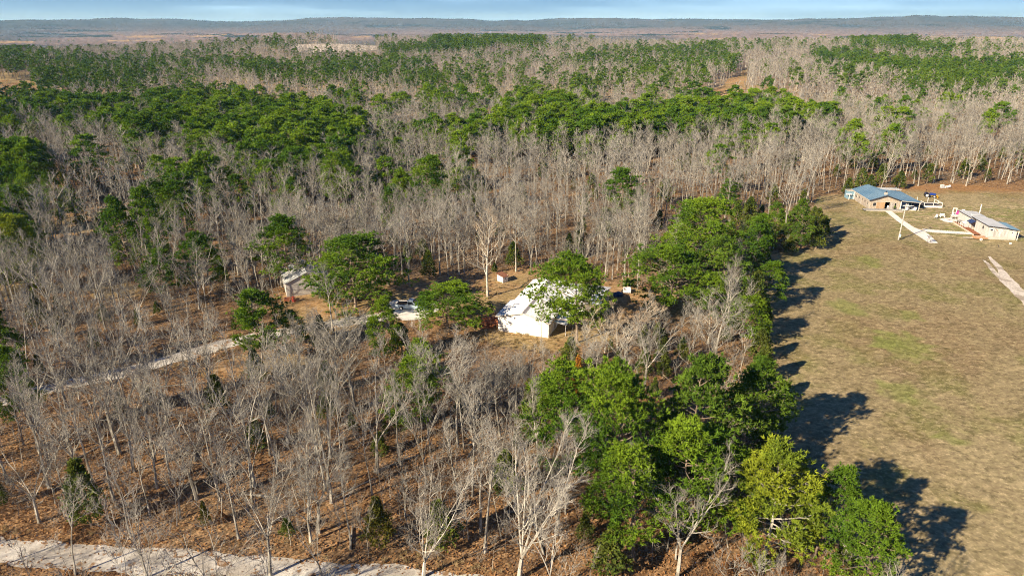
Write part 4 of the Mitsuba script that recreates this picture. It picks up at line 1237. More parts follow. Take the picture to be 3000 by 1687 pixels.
for q in (RA, RB, RC, RD):
    r = part(h_, 'roof', slab(q, 0.07), 'white_metal', HF)
    k = part(r, 'roof_ribs', ribs(q, 22, 0.035), 'white_metal', HF, kind='stuff')
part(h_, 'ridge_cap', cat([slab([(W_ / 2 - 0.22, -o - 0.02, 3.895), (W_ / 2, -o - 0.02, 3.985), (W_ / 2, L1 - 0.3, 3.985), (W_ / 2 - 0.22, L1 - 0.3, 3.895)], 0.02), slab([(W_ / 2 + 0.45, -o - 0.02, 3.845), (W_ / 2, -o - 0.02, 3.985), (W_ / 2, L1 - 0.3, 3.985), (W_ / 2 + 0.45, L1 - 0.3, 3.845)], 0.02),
                             slab([(W_ / 2 - 0.2, L1 - 0.27, 4.20), (W_ / 2, L1 - 0.27, 4.28), (W_ / 2, L2 + o, 4.28), (W_ / 2 - 0.2, L2 + o, 4.20)], 0.02), slab([(W_ / 2 + 0.45, L1 - 0.27, 4.135), (W_ / 2, L1 - 0.27, 4.28), (W_ / 2, L2 + o, 4.28), (W_ / 2 + 0.45, L2 + o, 4.135)], 0.02)]), 'grey_cap', HF, label='dark grey ridge cap with a painted shade strip on its right side')  # right side widened in dark grey to stand for a shaded strip
part(h_, 'fascia', cat([slab([(-o, -o - 0.03, 2.70), (W_ / 2, -o - 0.03, 3.87), (W_ / 2, -o - 0.005, 3.87), (-o, -o - 0.005, 2.70)], 0.11), slab([(W_ + o, -o - 0.03, 2.70), (W_ / 2, -o - 0.03, 3.87), (W_ / 2, -o - 0.005, 3.87), (W_ + o, -o - 0.005, 2.70)], 0.11)]), 'trim_pale', HF)
part(h_, 'skirting', box(0.02, W_ - 0.02, -0.035, 0.0, 0.02, 0.62), 'white_plain', HF)
part(h_, 'wall_seam', cat([box(a, a + 0.05, -0.012, -0.002, 0.64, 2.72) for a in np.arange(0.75, W_, 1.22)]), 'white_metal', HF)
part(h_, 'gutter', cat([pipe([[-o - 0.06, -o, 2.70], [-o - 0.06, L1, 2.70]], 0.06, 6), pipe([[W_ + o + 0.06, -o, 2.70], [W_ + o + 0.06, L1, 2.70]], 0.06, 6)]), 'grey_cap', HF)
part(h_, 'roof_vent', pipe([[2.9, 13.2, 3.5], [2.9, 13.2, 4.05]], 0.09, 8), 'trim_dark', HF)
# the wing to the right, behind the pine
part(h_, 'wall', cat([box(W_ - 0.2, 14.8, 10.2, 10.35, 0, 2.6), box(W_ - 0.2, 14.8, 19.2, 19.35, 0, 2.6), box(14.65, 14.8, 10.35, 19.2, 0, 2.6)]), 'white_siding', HF)
for q in ([(W_ - 1.2, 9.9, 2.58), (15.1, 9.9, 2.58), (15.1, 14.8, 3.7), (W_ - 1.2, 14.8, 3.7)], [(W_ - 1.2, 19.7, 2.58), (15.1, 19.7, 2.58), (15.1, 14.8, 3.7), (W_ - 1.2, 14.8, 3.7)]):
    r = part(h_, 'roof', slab(q, 0.07), 'white_metal', HF, label='white metal roof of the rear wing')
    part(r, 'roof_ribs', ribs(q, 18, 0.035), 'white_metal', HF, kind='stuff')
part(h_, 'gable', trimesh.Trimesh([[14.8, 10.35, 2.6], [14.8, 19.2, 2.6], [14.8, 14.8, 3.62], [14.66, 10.35, 2.6], [14.66, 19.2, 2.6], [14.66, 14.8, 3.62]], [[0, 1, 2], [3, 5, 4], [0, 2, 5], [0, 5, 3], [1, 4, 5], [1, 5, 2]], process=False), 'white_siding', HF)
part(h_, 'porch_roof', slab([(W_ + 0.32, 1.5, 2.35), (W_ + 2.6, 1.5, 2.05), (W_ + 2.6, 6.6, 2.05), (W_ + 0.32, 6.6, 2.35)], 0.06), 'white_metal', HF)
part(h_, 'porch_post', box(W_ + 2.35, W_ + 2.47, 1.6, 1.72, 0, 2.02), 'white_plain', HF)
part(h_, 'porch_post', box(W_ + 2.35, W_ + 2.47, 6.3, 6.42, 0, 2.02), 'white_plain', HF)
part(h_, 'door', box(W_, W_ + 0.05, 3.2, 4.1, 0.3, 2.2), 'trim_pale', HF)

# the rust red deck at its left wall
d_ = thing('wooden_deck', 'rust red wooden deck with plank railing at the left wall of the white house', 'deck')
for i in range(8):
    part(d_, 'board', box(-3.5, -0.12, 0.7 + i * 0.40, 1.05 + i * 0.40, 0.58, 0.63), 'rust_board', HF)
for x, y in ((-3.45, 0.75), (-1.8, 0.75), (-0.3, 0.75), (-3.45, 3.8)):
    part(d_, 'post', box(x - 0.05, x + 0.05, y - 0.06, y - 0.005, 0, 1.65), 'rust_board', HF)
for z in (0.86, 1.12, 1.38, 1.60):
    part(d_, 'rail', box(-3.5, -0.2, 0.63, 0.685, z, z + 0.13), 'rust_board', HF)
for i in range(3):
    part(d_, 'step', box(-2.9, -1.0, 0.30 - i * 0.30, 0.58 - i * 0.30, 0.14 + 0.13 * (2 - i), 0.19 + 0.13 * (2 - i)), 'rust_board', HF)

# the shed
SF = frame(-42.4, 119.4, 0.40)
s_ = thing('shed', 'pale metal sided shed behind the large round pine', 'shed')
part(s_, 'wall', wall_face([(0, 0), (8, 0), (8, 2.8), (4, 4.5), (0, 2.8)], [(4.4, 7.0, 0.02, 2.4)], 0.12), 'shed_siding', SF)
part(s_, 'wall', cat([box(0, 0.12, 0.12, 8, 0, 2.75), box(7.88, 8, 0.12, 8, 0, 2.75), box(0.12, 7.88, 7.88, 8, 0, 2.75)]), 'shed_siding', SF)
for q in ([(-0.25, -0.25, 2.76), (-0.25, 8.3, 2.76), (4, 8.3, 4.57), (4, -0.25, 4.57)], [(8.25, -0.25, 2.76), (8.25, 8.3, 2.76), (4, 8.3, 4.57), (4, -0.25, 4.57)]):
    part(s_, 'roof', slab(q, 0.06), 'pale_roof', SF)
part(s_, 'door', box(4.42, 5.9, -0.05, -0.01, 0.05, 2.38), 'pale_roof', SF)
part(s_, 'back_wall', box(0.12, 7.88, 4.0, 4.05, 0, 2.7), 'interior_shade', SF)  # near-black panel added halfway in, painting the darkness behind the doorway
b_ = thing('barrel', 'bright red barrel in front of the pale shed', 'barrel')
bx, by = at(861, 884)
part(b_, 'drum', pipe([[bx, by, 0.02], [bx, by, 1.0]], 0.31, 14), 'red_paint', smooth=30)
part(b_, 'hoop', cat([pipe([[bx, by, z], [bx, by, z + 0.04]], 0.335, 14) for z in (0.06, 0.36, 0.66, 0.93)]), 'orange_paint')
wx, wy = at(848, 880)
t_ = thing('trough', 'low brown wooden box left of the red barrel', 'box')
TF = frame(wx, wy, 0.3)
part(t_, 'side', cat([box(-0.9, 0.9, -0.5, -0.42, 0, 0.55), box(-0.9, 0.9, 0.42, 0.5, 0, 0.55), box(-0.9, -0.82, -0.42, 0.42, 0, 0.55), box(0.82, 0.9, -0.42, 0.42, 0, 0.55)]), 'rust_board', TF)
part(t_, 'bottom', box(-0.82, 0.82, -0.42, 0.42, 0.03, 0.2), 'interior_shade', TF)  # bottom coloured near black as shade inside the box

# the coop
CF = frame(-1.78, 127.05, 0.80)
c_ = thing('coop', 'tiny white coop with a sloping red roof beside the white branched tree', 'coop')
part(c_, 'wall', cat([box(0, 1.45, 0, 0.06, 0.05, 1.20), box(0, 0.06, 0.06, 1.7, 0.05, 1.32), box(1.39, 1.45, 0.06, 1.7, 0.05, 1.32), box(0.06, 1.39, 1.64, 1.7, 0.05, 1.55)]), 'white_plain', CF)
part(c_, 'roof', slab([(-0.15, -0.18, 1.22), (1.6, -0.18, 1.22), (1.6, 1.9, 1.66), (-0.15, 1.9, 1.66)], 0.05), 'red_roof', CF)
window(c_, 0.35, 0.75, 0.0, 0.75, 1.05, CF, axis='y', trim='white_plain')
window(c_, 0.95, 1.30, 0.0, 0.35, 0.65, CF, axis='y', trim='white_plain')
window(c_, 0.45, 0.95, 0.0, 0.6, 1.0, CF, trim='white_plain')


# the pickup
def wheel(holder, x, y, r, w, tw, hub='white_plain', name='wheel'):
    k = part(holder, name, pipe([[x, y - w / 2, r], [x, y + w / 2, r]], r, 16), 'rubber', tw, smooth=30)
    part(k, 'hub', pipe([[x, y - w / 2 - 0.015, r], [x, y + w / 2 + 0.015, r]], r * 0.55, 12), hub, tw)
    return k


px_, py_ = at(1205, 905)
PF = frame(px_, py_, -0.12)
p_ = thing('pickup', 'pale blue pickup truck with a dark cargo bed parked behind the broad low pine', 'pickup')
side = [(-2.6, 0.45), (-2.6, 1.05), (-0.62, 1.08), (-0.55, 1.12), (1.15, 1.10), (2.45, 1.0), (2.6, 0.85), (2.6, 0.42), (2.1, 0.42), (1.95, 0.75), (1.4, 0.75), (1.25, 0.40), (-1.15, 0.40), (-1.3, 0.75), (-1.9, 0.75), (-2.05, 0.45)]
bd = trimesh.creation.extrude_polygon(Polygon(side), 1.86, engine='earcut')
bd.vertices = np.column_stack([bd.vertices[:, 0], bd.vertices[:, 2] - 0.93, bd.vertices[:, 1]])
bd.fix_normals()
part(p_, 'body', bd, 'car_paint', PF)
cab = trimesh.convex.convex_hull(np.array([(x, s * y, z) for x, y, z in ((-0.55, 0.90, 1.10), (1.12, 0.90, 1.09), (-0.42, 0.76, 1.78), (0.45, 0.76, 1.80)) for s in (-1, 1)]))
k = part(p_, 'cab', cab, 'car_paint', PF)
part(k, 'windscreen', slab([(1.10, -0.78, 1.14), (1.10, 0.78, 1.14), (0.50, 0.68, 1.76), (0.50, -0.68, 1.76)], -0.012), 'glass', PF)
part(k, 'side_window', slab([(-0.40, -0.905, 1.16), (0.90, -0.905, 1.16), (0.42, -0.785, 1.72), (-0.34, -0.785, 1.72)], -0.012), 'glass', PF)
part(p_, 'cargo_bed', cat([box(-2.5, -0.68, -0.80, 0.80, 1.06, 1.095)]), 'trim_dark', PF)
for x, y in ((-1.6, -0.82), (-1.6, 0.82), (1.68, -0.82), (1.68, 0.82)):
    wheel(p_, x, y, 0.36, 0.24, PF)

# the white trailer right of the house
tx, ty = at(1837, 861)
TF = frame(tx, ty, -0.1)
t_ = thing('cart', 'small white cart with two upright stakes right of the white house', 'cart')
part(t_, 'bed', cat([box(-0.65, 0.65, -0.02, 0.04, 0.25, 0.75), box(-0.65, 0.65, 1.5, 1.56, 0.25, 0.85), box(-0.71, -0.65, -0.02, 1.56, 0.25, 0.8), box(0.65, 0.71, -0.02, 1.56, 0.25, 0.8), box(-0.65, 0.65, 0.04, 1.5, 0.25, 0.32)]), 'white_plain', TF)
part(t_, 'stake', box(-0.71, -0.63, 1.565, 1.63, 0, 2.3), 'white_plain', TF)
part(t_, 'stake', box(0.63, 0.71, 1.565, 1.63, 0, 2.1), 'white_plain', TF)
wheel(t_, -0.82, 0.75, 0.28, 0.14, frame(tx, ty, -0.1), 'steel_dark')
tp = thing('tarp_pile', 'dark tarp covered pile left of the white cart', 'pile')
px2, py2 = at(1812, 866)
tm = trimesh.creation.icosphere(subdivisions=3)
tm.vertices *= [1.1, 0.8, 0.75]
tm.vertices += (meshkit.fbm(tm.vertices * 1.7, 3, 3)[:, None] - 0.5) * 0.5 * tm.vertices
part(tp, 'tarp', tm, 'blue_tarp', frame(px2, py2, 0.2), smooth=40)

# ------------------------------------------------------------------ the barn
BF = frame(99.23, 185.07, -0.10)
W_, L_, HW, HR = 8.04, 13.1, 2.75, 4.12
b_ = thing('barn', 'weathered board barn with a blue metal roof at the top of the field', 'barn')
part(b_, 'front_wall', wall_face([(0, 0), (W_, 0), (W_, HW), (W_ / 2, HR), (0, HW)], [(4.05, 5.35, 0.32, 2.1), (0.9, 1.7, 1.0, 1.95), (6.65, 7.05, 0.95, 1.9)], 0.12), 'tan_boards', BF, label='front gable of tan and grey upright boards')
part(b_, 'side_wall', box(0, 0.12, 0.12, L_, 0, HW), 'grey_boards', BF)
part(b_, 'side_wall', box(W_ - 0.12, W_, 0.12, L_, 0, HW), 'grey_boards', BF)
part(b_, 'rear_wall', wall_face([(0.12, 0), (W_ - 0.12, 0), (W_ - 0.12, HW), (W_ / 2, HR - 0.03), (0.12, HW)], [], 0.12).apply_translation([0, L_ - 0.12, 0]), 'grey_boards', BF)
part(b_, 'floor', box(0.13, W_ - 0.13, 0.13, L_ - 0.13, 0.05, 0.3), 'interior_shade', BF)  # floor coloured near black as the shade of the interior
BA = [(-0.4, -0.45, HW - 0.06), (-0.4, L_ + 0.4, HW - 0.06), (W_ / 2, L_ + 0.4, HR + 0.08), (W_ / 2, -0.45, HR + 0.08)]
BB = [(W_ + 0.1, -0.45, HW + 0.04), (W_ + 0.1, L_ + 0.4, HW + 0.04), (W_ / 2, L_ + 0.4, HR + 0.08), (W_ / 2, -0.45, HR + 0.08)]
BC = [(W_ + 0.1, -0.45, HW + 0.03), (W_ + 0.1, L_ + 0.4, HW + 0.03), (13.5, L_ + 0.4, 2.34), (13.5, -0.45, 2.34)]
for q, lab in ((BA, None), (BB, None), (BC, 'lower blue roof over the open porch')):
    r = part(b_, 'roof', slab(q, 0.09), 'blue_roof', BF, label=lab)
    part(r, 'roof_ribs', ribs(q, 26, 0.025), 'blue_roof', BF, kind='stuff')
part(b_, 'barge_board', cat([slab([(-0.42, -0.50, HW - 0.10), (W_ / 2, -0.50, HR + 0.05), (W_ / 2, -0.455, HR + 0.05), (-0.42, -0.455, HW - 0.10)], 0.20), slab([(W_ + 0.1, -0.50, HW - 0.01), (W_ / 2, -0.50, HR + 0.05), (W_ / 2, -0.455, HR + 0.05), (W_ + 0.1, -0.455, HW - 0.01)], 0.20)]), 'trim_dark', BF)
part(b_, 'eave_trim', cat([box(-0.46, -0.405, -0.45, L_ + 0.4, HW - 0.20, HW - 0.05), slab([(W_ + 0.12, -0.50, HW - 0.02), (13.5, -0.50, 2.33), (13.5, -0.455, 2.33), (W_ + 0.12, -0.455, HW - 0.02)], 0.16)]), 'trim_pale', BF)
part(b_, 'door_track', box(0.3, W_ - 0.1, -0.10, -0.01, 2.14, 2.24), 'trim_pale', BF)
k = part(b_, 'sliding_door', box(1.78, 4.02, -0.09, -0.02, 0.33, 2.10), 'orange_boards', BF, label='orange brown sliding door')
k = part(b_, 'sliding_door', box(5.37, 6.45, -0.09, -0.02, 0.33, 2.10), 'grey_boards', BF, label='grey sliding door with cross braces')
part(k, 'brace', cat([box(5.37, 6.45, -0.115, -0.092, 2.0, 2.1), box(5.37, 6.45, -0.115, -0.092, 1.15, 1.25), box(5.37, 6.45, -0.115, -0.092, 0.34, 0.44)]), 'trim_pale', BF)
for x0, x1, z0, z1 in ((0.9, 1.7, 1.0, 1.95), (6.65, 7.05, 0.95, 1.9)):
    w = part(b_, 'window', cat([box(x0 - 0.1, x1 + 0.1, -0.05, -0.01, z1, z1 + 0.1), box(x0 - 0.1, x1 + 0.1, -0.05, -0.01, z0 - 0.1, z0), box(x0 - 0.1, x0, -0.045, -0.01, z0, z1), box(x1, x1 + 0.1, -0.045, -0.01, z0, z1)]), 'trim_pale', BF)
    part(w, 'pane', box(x0 + 0.01, x1 - 0.01, 0.04, 0.06, z0 + 0.01, z1 - 0.01), 'glass', BF)
for y0, s, z0 in ((0.9, 0.75, 1.0), (5.0, 0.75, 1.0), (9.3, 0.8, 0.95), (3.2, 0.32, 1.35), (7.4, 0.32, 1.35)):
    window(b_, y0, y0 + s, 0.0, z0, z0 + s * 1.45, BF, axis='y', trim='trim_pale' if s > 0.5 else 'trim_dark')
part(b_, 'side_door', box(-0.05, -0.01, 10.9, 12.6, 0.05, 2.55), 'grey_boards_pale', BF)
part(b_, 'side_door_gap', box(-0.03, -0.005, 10.55, 10.85, 0.05, 2.6), 'trim_dark', BF)
k = part(b_, 'cupola', box(W_ / 2 - 0.32, W_ / 2 + 0.32, 0.3, 0.94, HR - 0.12, HR + 0.62), 'trim_pale', BF)
part(k, 'cap', cat([box(W_ / 2 - 0.2, W_ / 2 + 0.2, 0.42, 0.82, HR + 0.62, HR + 0.72), pipe([[W_ / 2 + 0.05, 0.62, HR + 0.7], [W_ / 2 + 0.05, 0.62, HR + 1.0]], 0.09, 8)]), 'trim_dark', BF)
part(b_, 'porch_post', box(12.95, 13.15, -0.35, -0.15, 0, 2.26), 'trim_pale', BF)
part(b_, 'porch_post', box(12.95, 13.15, 4.2, 4.4, 0, 2.26), 'trim_pale', BF)
part(b_, 'porch_post', box(12.95, 13.15, 8.6, 8.8, 0, 2.26), 'trim_pale', BF)
part(b_, 'porch_post', box(W_ + 0.02, W_ + 0.2, -0.3, -0.12, 0, 2.64), 'white_plain', BF)
part(b_, 'porch_floor', box(W_ + 0.02, 13.3, -0.3, 12.9, 0.0, 0.12), 'm_concrete', BF)
part(b_, 'porch_back', box(W_ + 0.02, 13.0, 9.0, 9.1, 0.1, 2.3), 'interior_shade', BF)  # near-black panel painting the darkness under the porch roof
part(b_, 'rear_lean_to_roof', slab([(3.4, L_ + 0.45, 2.72), (13.9, L_ + 0.45, 2.72), (13.9, L_ + 4.2, 2.48), (3.4, L_ + 4.2, 2.48)], 0.08), 'pale_roof', BF)
for x in (3.6, 8.6, 13.7):
    part(b_, 'lean_to_post', box(x - 0.07, x + 0.07, L_ + 3.9, L_ + 4.05, 0, 2.42), 'tan_boards', BF)
part(b_, 'lean_to_post', box(13.6, 13.74, L_ + 0.55, L_ + 0.7, 0, 2.6), 'tan_boards', BF)
part(b_, 'annex', box(-1.7, -0.02, 11.9, 14.4, 0, 2.35), 'blue_roof_pale', BF)
part(b_, 'annex_roof', box(-1.85, 0.0, 11.75, 14.5, 2.36, 2.44), 'trim_pale', BF)
part(b_, 'awning', slab([(-2.4, 10.9, 1.55), (-0.9, 10.9, 1.6), (-0.9, 11.7, 1.75), (-2.4, 11.7, 1.7)], 0.05), 'white_plain', BF)
part(b_, 'awning_post', box(-1.6, -1.48, 10.95, 11.07, 0, 1.5), 'white_plain', BF)
dk = thing('front_deck', 'grey plank deck along the front of the barn', 'deck')
for i in range(6):
    part(dk, 'board', box(-1.9 + (i == 5) * 0.5, 8.35, -2.0 + i * 0.32, -1.70 + i * 0.32, 0.26, 0.31), 'deck_grey', BF)
part(dk, 'edge_beam', box(-1.4, 8.3, -2.06, -2.01, 0.05, 0.25), 'trim_pale', BF)
part(dk, 'edge_beam', box(-1.9, 8.3, -1.98, -0.2, 0.02, 0.25), 'trim_dark', BF)
x = thing('plastic_chair', 'white plastic chair in the dark doorway of the barn', 'chair')
part(x, 'seat', box(4.75, 5.2, -0.35, 0.1, 0.72, 0.78), 'white_plain', BF)
part(x, 'backrest', box(4.75, 5.2, 0.04, 0.1, 0.78, 1.25), 'white_plain', BF)
for a, c in ((4.76, -0.34), (5.13, -0.34), (4.76, 0.03), (5.13, 0.03)):
    part(x, 'leg', box(a, a + 0.06, c, c + 0.06, 0.315, 0.72), 'white_plain', BF)
x = thing('flower_pot', 'small dark pot with a plant on the deck between door and narrow window', 'pot')
part(x, 'pot', pipe([[6.6, -0.4, 0.31], [6.6, -0.4, 0.62]], 0.2, 10), 'trim_dark', BF)
part(x, 'plant', cedar_tree(9, 0.55, 0.22, 60, 0.16, 0.06)[1].apply_translation([6.6, -0.4, 0.6]), 'needles_dark', BF)
x = thing('canoe', 'pale canoe resting on trestles under the barn porch', 'canoe')
hull = trimesh.creation.icosphere(subdivisions=3)
hull.vertices = np.column_stack([hull.vertices[:, 0] * 1.75, hull.vertices[:, 1] * 0.38 * (1 - 0.5 * hull.vertices[:, 0] ** 2), np.where(hull.vertices[:, 2] > 0, 0.06, 0.28) * hull.vertices[:, 2] + 0.14 * hull.vertices[:, 0] ** 2])
part(x, 'hull', hull.apply_translation([10.4, 0.7, 1.12]), 'white_plain', BF, smooth=40)
part(x, 'trestle', cat([box(9.5, 9.56, 0.4, 1.0, 0.13, 0.9), box(11.2, 11.26, 0.4, 1.0, 0.13, 0.9)]), 'trim_dark', BF)
for i, (a, s, lab) in enumerate(((9.75, 0.40, 'white bucket like bin at the left of the barn porch'), (12.0, 0.42, 'white rounded bin beside the right porch post'))):
    x = thing('bin', lab, 'bin')
    part(x, 'body', pipe([[a, -0.55, 0.13], [a, -0.5, 0.55], [a + 0.05, -0.45, 0.9]], [s * 0.75, s, s * 0.9], 12), 'white_plain', BF, smooth=40)
    part(x, 'lid', pipe([[a + 0.05, -0.45, 0.905], [a + 0.05, -0.45, 0.96]], s * 0.95, 12), 'white_plain', BF)
x = thing('folded_tarp', 'dark blue tarp bundled beside the right porch post', 'tarp')
tm = trimesh.creation.icosphere(subdivisions=3)
tm.vertices *= np.array([0.5, 0.4, 0.5]) * (0.7 + 0.6 * meshkit.fbm(tm.vertices * 2, 3, 6)[:, None])
part(x, 'bundle', tm.apply_translation([12.55, 0.1, 0.5]), 'blue_tarp', BF, smooth=40)

# the railed platform right of the barn
xa, ya = at(2706, 608)
RF = frame(xa, ya, -0.08)
r_ = thing('platform', 'low dark decked platform with white rails right of the barn', 'platform')
part(r_, 'deck', box(0, 4.9, 0, 4.6, 0.35, 0.5), 'deck_dark', RF)
part(r_, 'edge_board', cat([box(-0.03, 4.93, -0.06, -0.003, 0.0, 0.52), box(4.903, 4.96, -0.003, 4.6, 0.0, 0.52)]), 'white_plain', RF)
part(r_, 'ramp', slab([(-1.6, 0.9, 0.2), (-0.01, 0.9, 0.48), (-0.01, 4.2, 0.48), (-1.6, 4.2, 0.2)], 0.08), 'deck_dark', RF)
for i, (a, c, z) in enumerate(((0.05, 0.02, 1.45), (2.45, 0.02, 1.4), (4.85, 0.02, 1.4), (4.85, 2.4, 1.5), (0.05, 4.5, 1.9), (3.0, 4.5, 1.9), (4.85, 4.5, 1.5), (0.05, 2.2, 1.5))):
    part(r_, 'post', box(a - 0.06, a + 0.06, c - 0.05, c + 0.05, 0.5, z), 'white_plain', RF)
part(r_, 'rail', box(0.11, 4.79, -0.02, 0.06, 1.26, 1.38), 'white_plain', RF)
part(r_, 'rail', box(4.80, 4.90, 0.08, 4.42, 1.26, 1.38), 'white_plain', RF)
part(r_, 'rail', box(0.0, 0.10, 0.08, 2.1, 1.26, 1.38), 'white_plain', RF)

# the tractor
xa, ya = at(2720, 578)
RF = frame(xa, ya, -0.35)
t_ = thing('tractor', 'small blue tractor with a yellow front blade standing behind the barn', 'tractor')
part(t_, 'hood', trimesh.convex.convex_hull(np.array([(a, s * c, z) for a, c, z in ((0.15, 0.34, 0.75), (1.75, 0.30, 0.75), (0.15, 0.32, 1.35), (1.7, 0.27, 1.25)) for s in (-1, 1)])), 'blue_paint', RF)
part(t_, 'chassis', box(-0.9, 1.8, -0.22, 0.22, 0.5, 0.74), 'trim_dark', RF)
part(t_, 'fender', cat([box(-1.1, -0.1, -0.78, -0.5, 1.15, 1.24), box(-1.1, -0.1, 0.5, 0.78, 1.15, 1.24)]), 'blue_paint', RF)
part(t_, 'seat', cat([box(-0.75, -0.3, -0.25, 0.25, 0.95, 1.05), box(-0.82, -0.72, -0.25, 0.25, 1.05, 1.5)]), 'trim_dark', RF)
part(t_, 'steering_wheel', pipe([[0.05, 0, 1.45], [0.1, 0, 1.5]], 0.2, 12), 'trim_dark', RF)
part(t_, 'roll_bar', cat([box(-0.95, -0.88, -0.55, -0.48, 0.8, 2.2), box(-0.95, -0.88, 0.48, 0.55, 0.8, 2.2), box(-0.95, -0.88, -0.48, 0.48, 2.13, 2.2)]), 'trim_dark', RF)
for a, c, r in ((-0.6, -0.68, 0.66), (-0.6, 0.68, 0.66), (1.4, -0.55, 0.38), (1.4, 0.55, 0.38)):
    wheel(t_, a, c, r, 0.34 if r > 0.5 else 0.22, RF)
part(t_, 'blade', box(2.2, 2.32, -0.95, 0.95, 0.12, 0.7), 'yellow_paint', RF)
part(t_, 'loader_arm', cat([box(0.5, 2.2, -0.5, -0.42, 0.55, 0.66), box(0.5, 2.2, 0.42, 0.5, 0.55, 0.66)]), 'yellow_paint', RF)

# the fire circle and its seats
xa, ya = at(2783, 646)
ang = np.linspace(0, 2 * np.pi, 48, endpoint=False)
ringp = Polygon(np.stack([xa + (2.55 + 0.35 * np.cos(3 * ang)) * np.cos(ang), ya + (2.2 + 0.3 * np.sin(2 * ang)) * np.sin(ang)], -1))
fc = whole('fire_circle', 'pale pebble circle with a fire pit on the grass between barn and outbuilding', 'fire pit', sheet(ragged(ringp, 0.3, 0.4, 1, 3), 0.05), 'm_concrete')
rg = np.random.default_rng(3)
part(fc, 'ember_bed', sheet(Point(xa - 0.2, ya).buffer(0.65), 0.075), 'rust_board')
for i in range(14):
    a = i / 14 * 6.283
    s = trimesh.creation.icosphere(subdivisions=1, radius=0.17)
    s.vertices *= rg.uniform(0.8, 1.2, 3)
    part(fc, 'stone', s.apply_translation([xa - 0.2 + 0.78 * math.cos(a), ya + 0.78 * math.sin(a), 0.14]), 'pale_roof')
bx_, by_ = at(2760, 637)
BF2 = frame(bx_, by_, -0.05)
x = thing('bench', 'white slatted bench facing the fire pit', 'bench')
for i in range(3):
    part(x, 'back_slat', box(-0.62, 0.62, 0.22, 0.27, 0.55 + 0.17 * i, 0.69 + 0.17 * i), 'white_plain', BF2)
part(x, 'seat', box(-0.62, 0.62, -0.25, 0.2, 0.42, 0.47), 'white_plain', BF2)
for a in (-0.6, 0.52):
    part(x, 'leg', box(a, a + 0.08, -0.25, 0.27, 0, 0.42), 'white_plain', BF2)
    part(x, 'back_post', box(a, a + 0.08, 0.272, 0.32, 0.42, 1.1), 'white_plain', BF2)
bx_, by_ = at(2741, 640)
x = thing('garden_chair', 'pale low chair at the left of the fire circle', 'chair')
CF2 = frame(bx_, by_, -0.9)
part(x, 'seat', box(-0.3, 0.3, -0.3, 0.3, 0.35, 0.42), 'pale_roof', CF2)
part(x, 'backrest', slab([(-0.3, 0.28, 0.42), (0.3, 0.28, 0.42), (0.25, 0.55, 1.05), (-0.25, 0.55, 1.05)], 0.06), 'pale_roof', CF2)
for a, c in ((-0.3, -0.3), (0.22, -0.3), (-0.3, 0.22), (0.22, 0.22)):
    part(x, 'leg', box(a, a + 0.08, c, c + 0.08, 0, 0.35), 'pale_roof', CF2)
bx_, by_ = at(2793, 642)
x = thing('swing_frame', 'grey arched swing frame right of the fire circle', 'swing')
SF2 = frame(bx_, by_, 0.2)
th = np.linspace(0, np.pi, 13)
part(x, 'arch', pipe(np.stack([0.55 * np.cos(th), 0 * th, 1.75 * np.sin(th) ** 0.7], -1), 0.075, 6), 'pale_roof', SF2)
part(x, 'brace', pipe([[-1.35, 0.1, 0.05], [-0.35, 0.02, 1.35]], 0.07, 6), 'pale_roof', SF2)
part(x, 'lattice', cat([pipe([[-1.1 + i * 0.16, 0.06, 0.08], [-1.05 + i * 0.16, 0.05, 0.32 + 0.2 * i]], 0.03, 4) for i in range(5)]), 'pale_roof', SF2)
part(x, 'seat', box(-0.4, 0.4, -0.25, 0.2, 0.35, 0.42), 'steel_dark', SF2)

# the grey outbuilding
OF = frame(113.6, 156.9, -0.165)
o_ = thing('outbuilding', 'long low outbuilding of pale grey boards with flat metal roofs at the right', 'outbuilding')
part(o_, 'front_wall', wall_face([(0, 0), (4.15, 0), (4.15, 2.92), (0, 3.25)], [], 0.12), 'grey_boards_pale', OF)
part(o_, 'lean_to_wall', wall_face([(4.16, 0), (6.35, 0), (6.35, 2.45), (4.16, 2.70)], [], 0.12).apply_translation([0, 0.02, 0]), 'grey_boards_pale', OF)
part(o_, 'side_wall', cat([box(0, 0.12, 0.12, 6.4, 0, 3.2), box(0.9, 1.0, 6.4, 8.6, 0, 3.1), box(0, 0.12, 8.6, 16.0, 0, 2.85)]), 'grey_boards_pale', OF)
part(o_, 'side_wall', cat([box(4.03, 4.15, 0.12, 16.0, 0, 2.6), box(6.2, 6.35, 0.14, 6.2, 0, 2.35), box(0.12, 4.03, 15.9, 16.0, 0, 2.6), box(0.12, 0.9, 6.3, 6.4, 0, 3.0), box(0.12, 0.9, 8.6, 8.7, 0, 2.8)]), 'grey_boards', OF)
part(o_, 'roof', slab([(-0.3, -0.3, 3.36), (4.3, -0.3, 3.00), (4.3, 8.5, 3.00), (-0.3, 8.5, 3.36)], 0.1), 'pale_roof', OF, label='pale grey roof of the front section')
part(o_, 'roof', slab([(-0.3, 8.52, 3.02), (4.3, 8.52, 2.74), (4.3, 16.3, 2.74), (-0.3, 16.3, 3.02)], 0.1), 'pale_roof', OF, label='pale grey roof of the rear section')
part(o_, 'roof', slab([(4.32, -0.35, 2.84), (6.8, -0.35, 2.56), (6.8, 6.5, 2.56), (4.32, 6.5, 2.84)], 0.09), 'blue_roof_pale', OF, label='blue roof of the lean to')
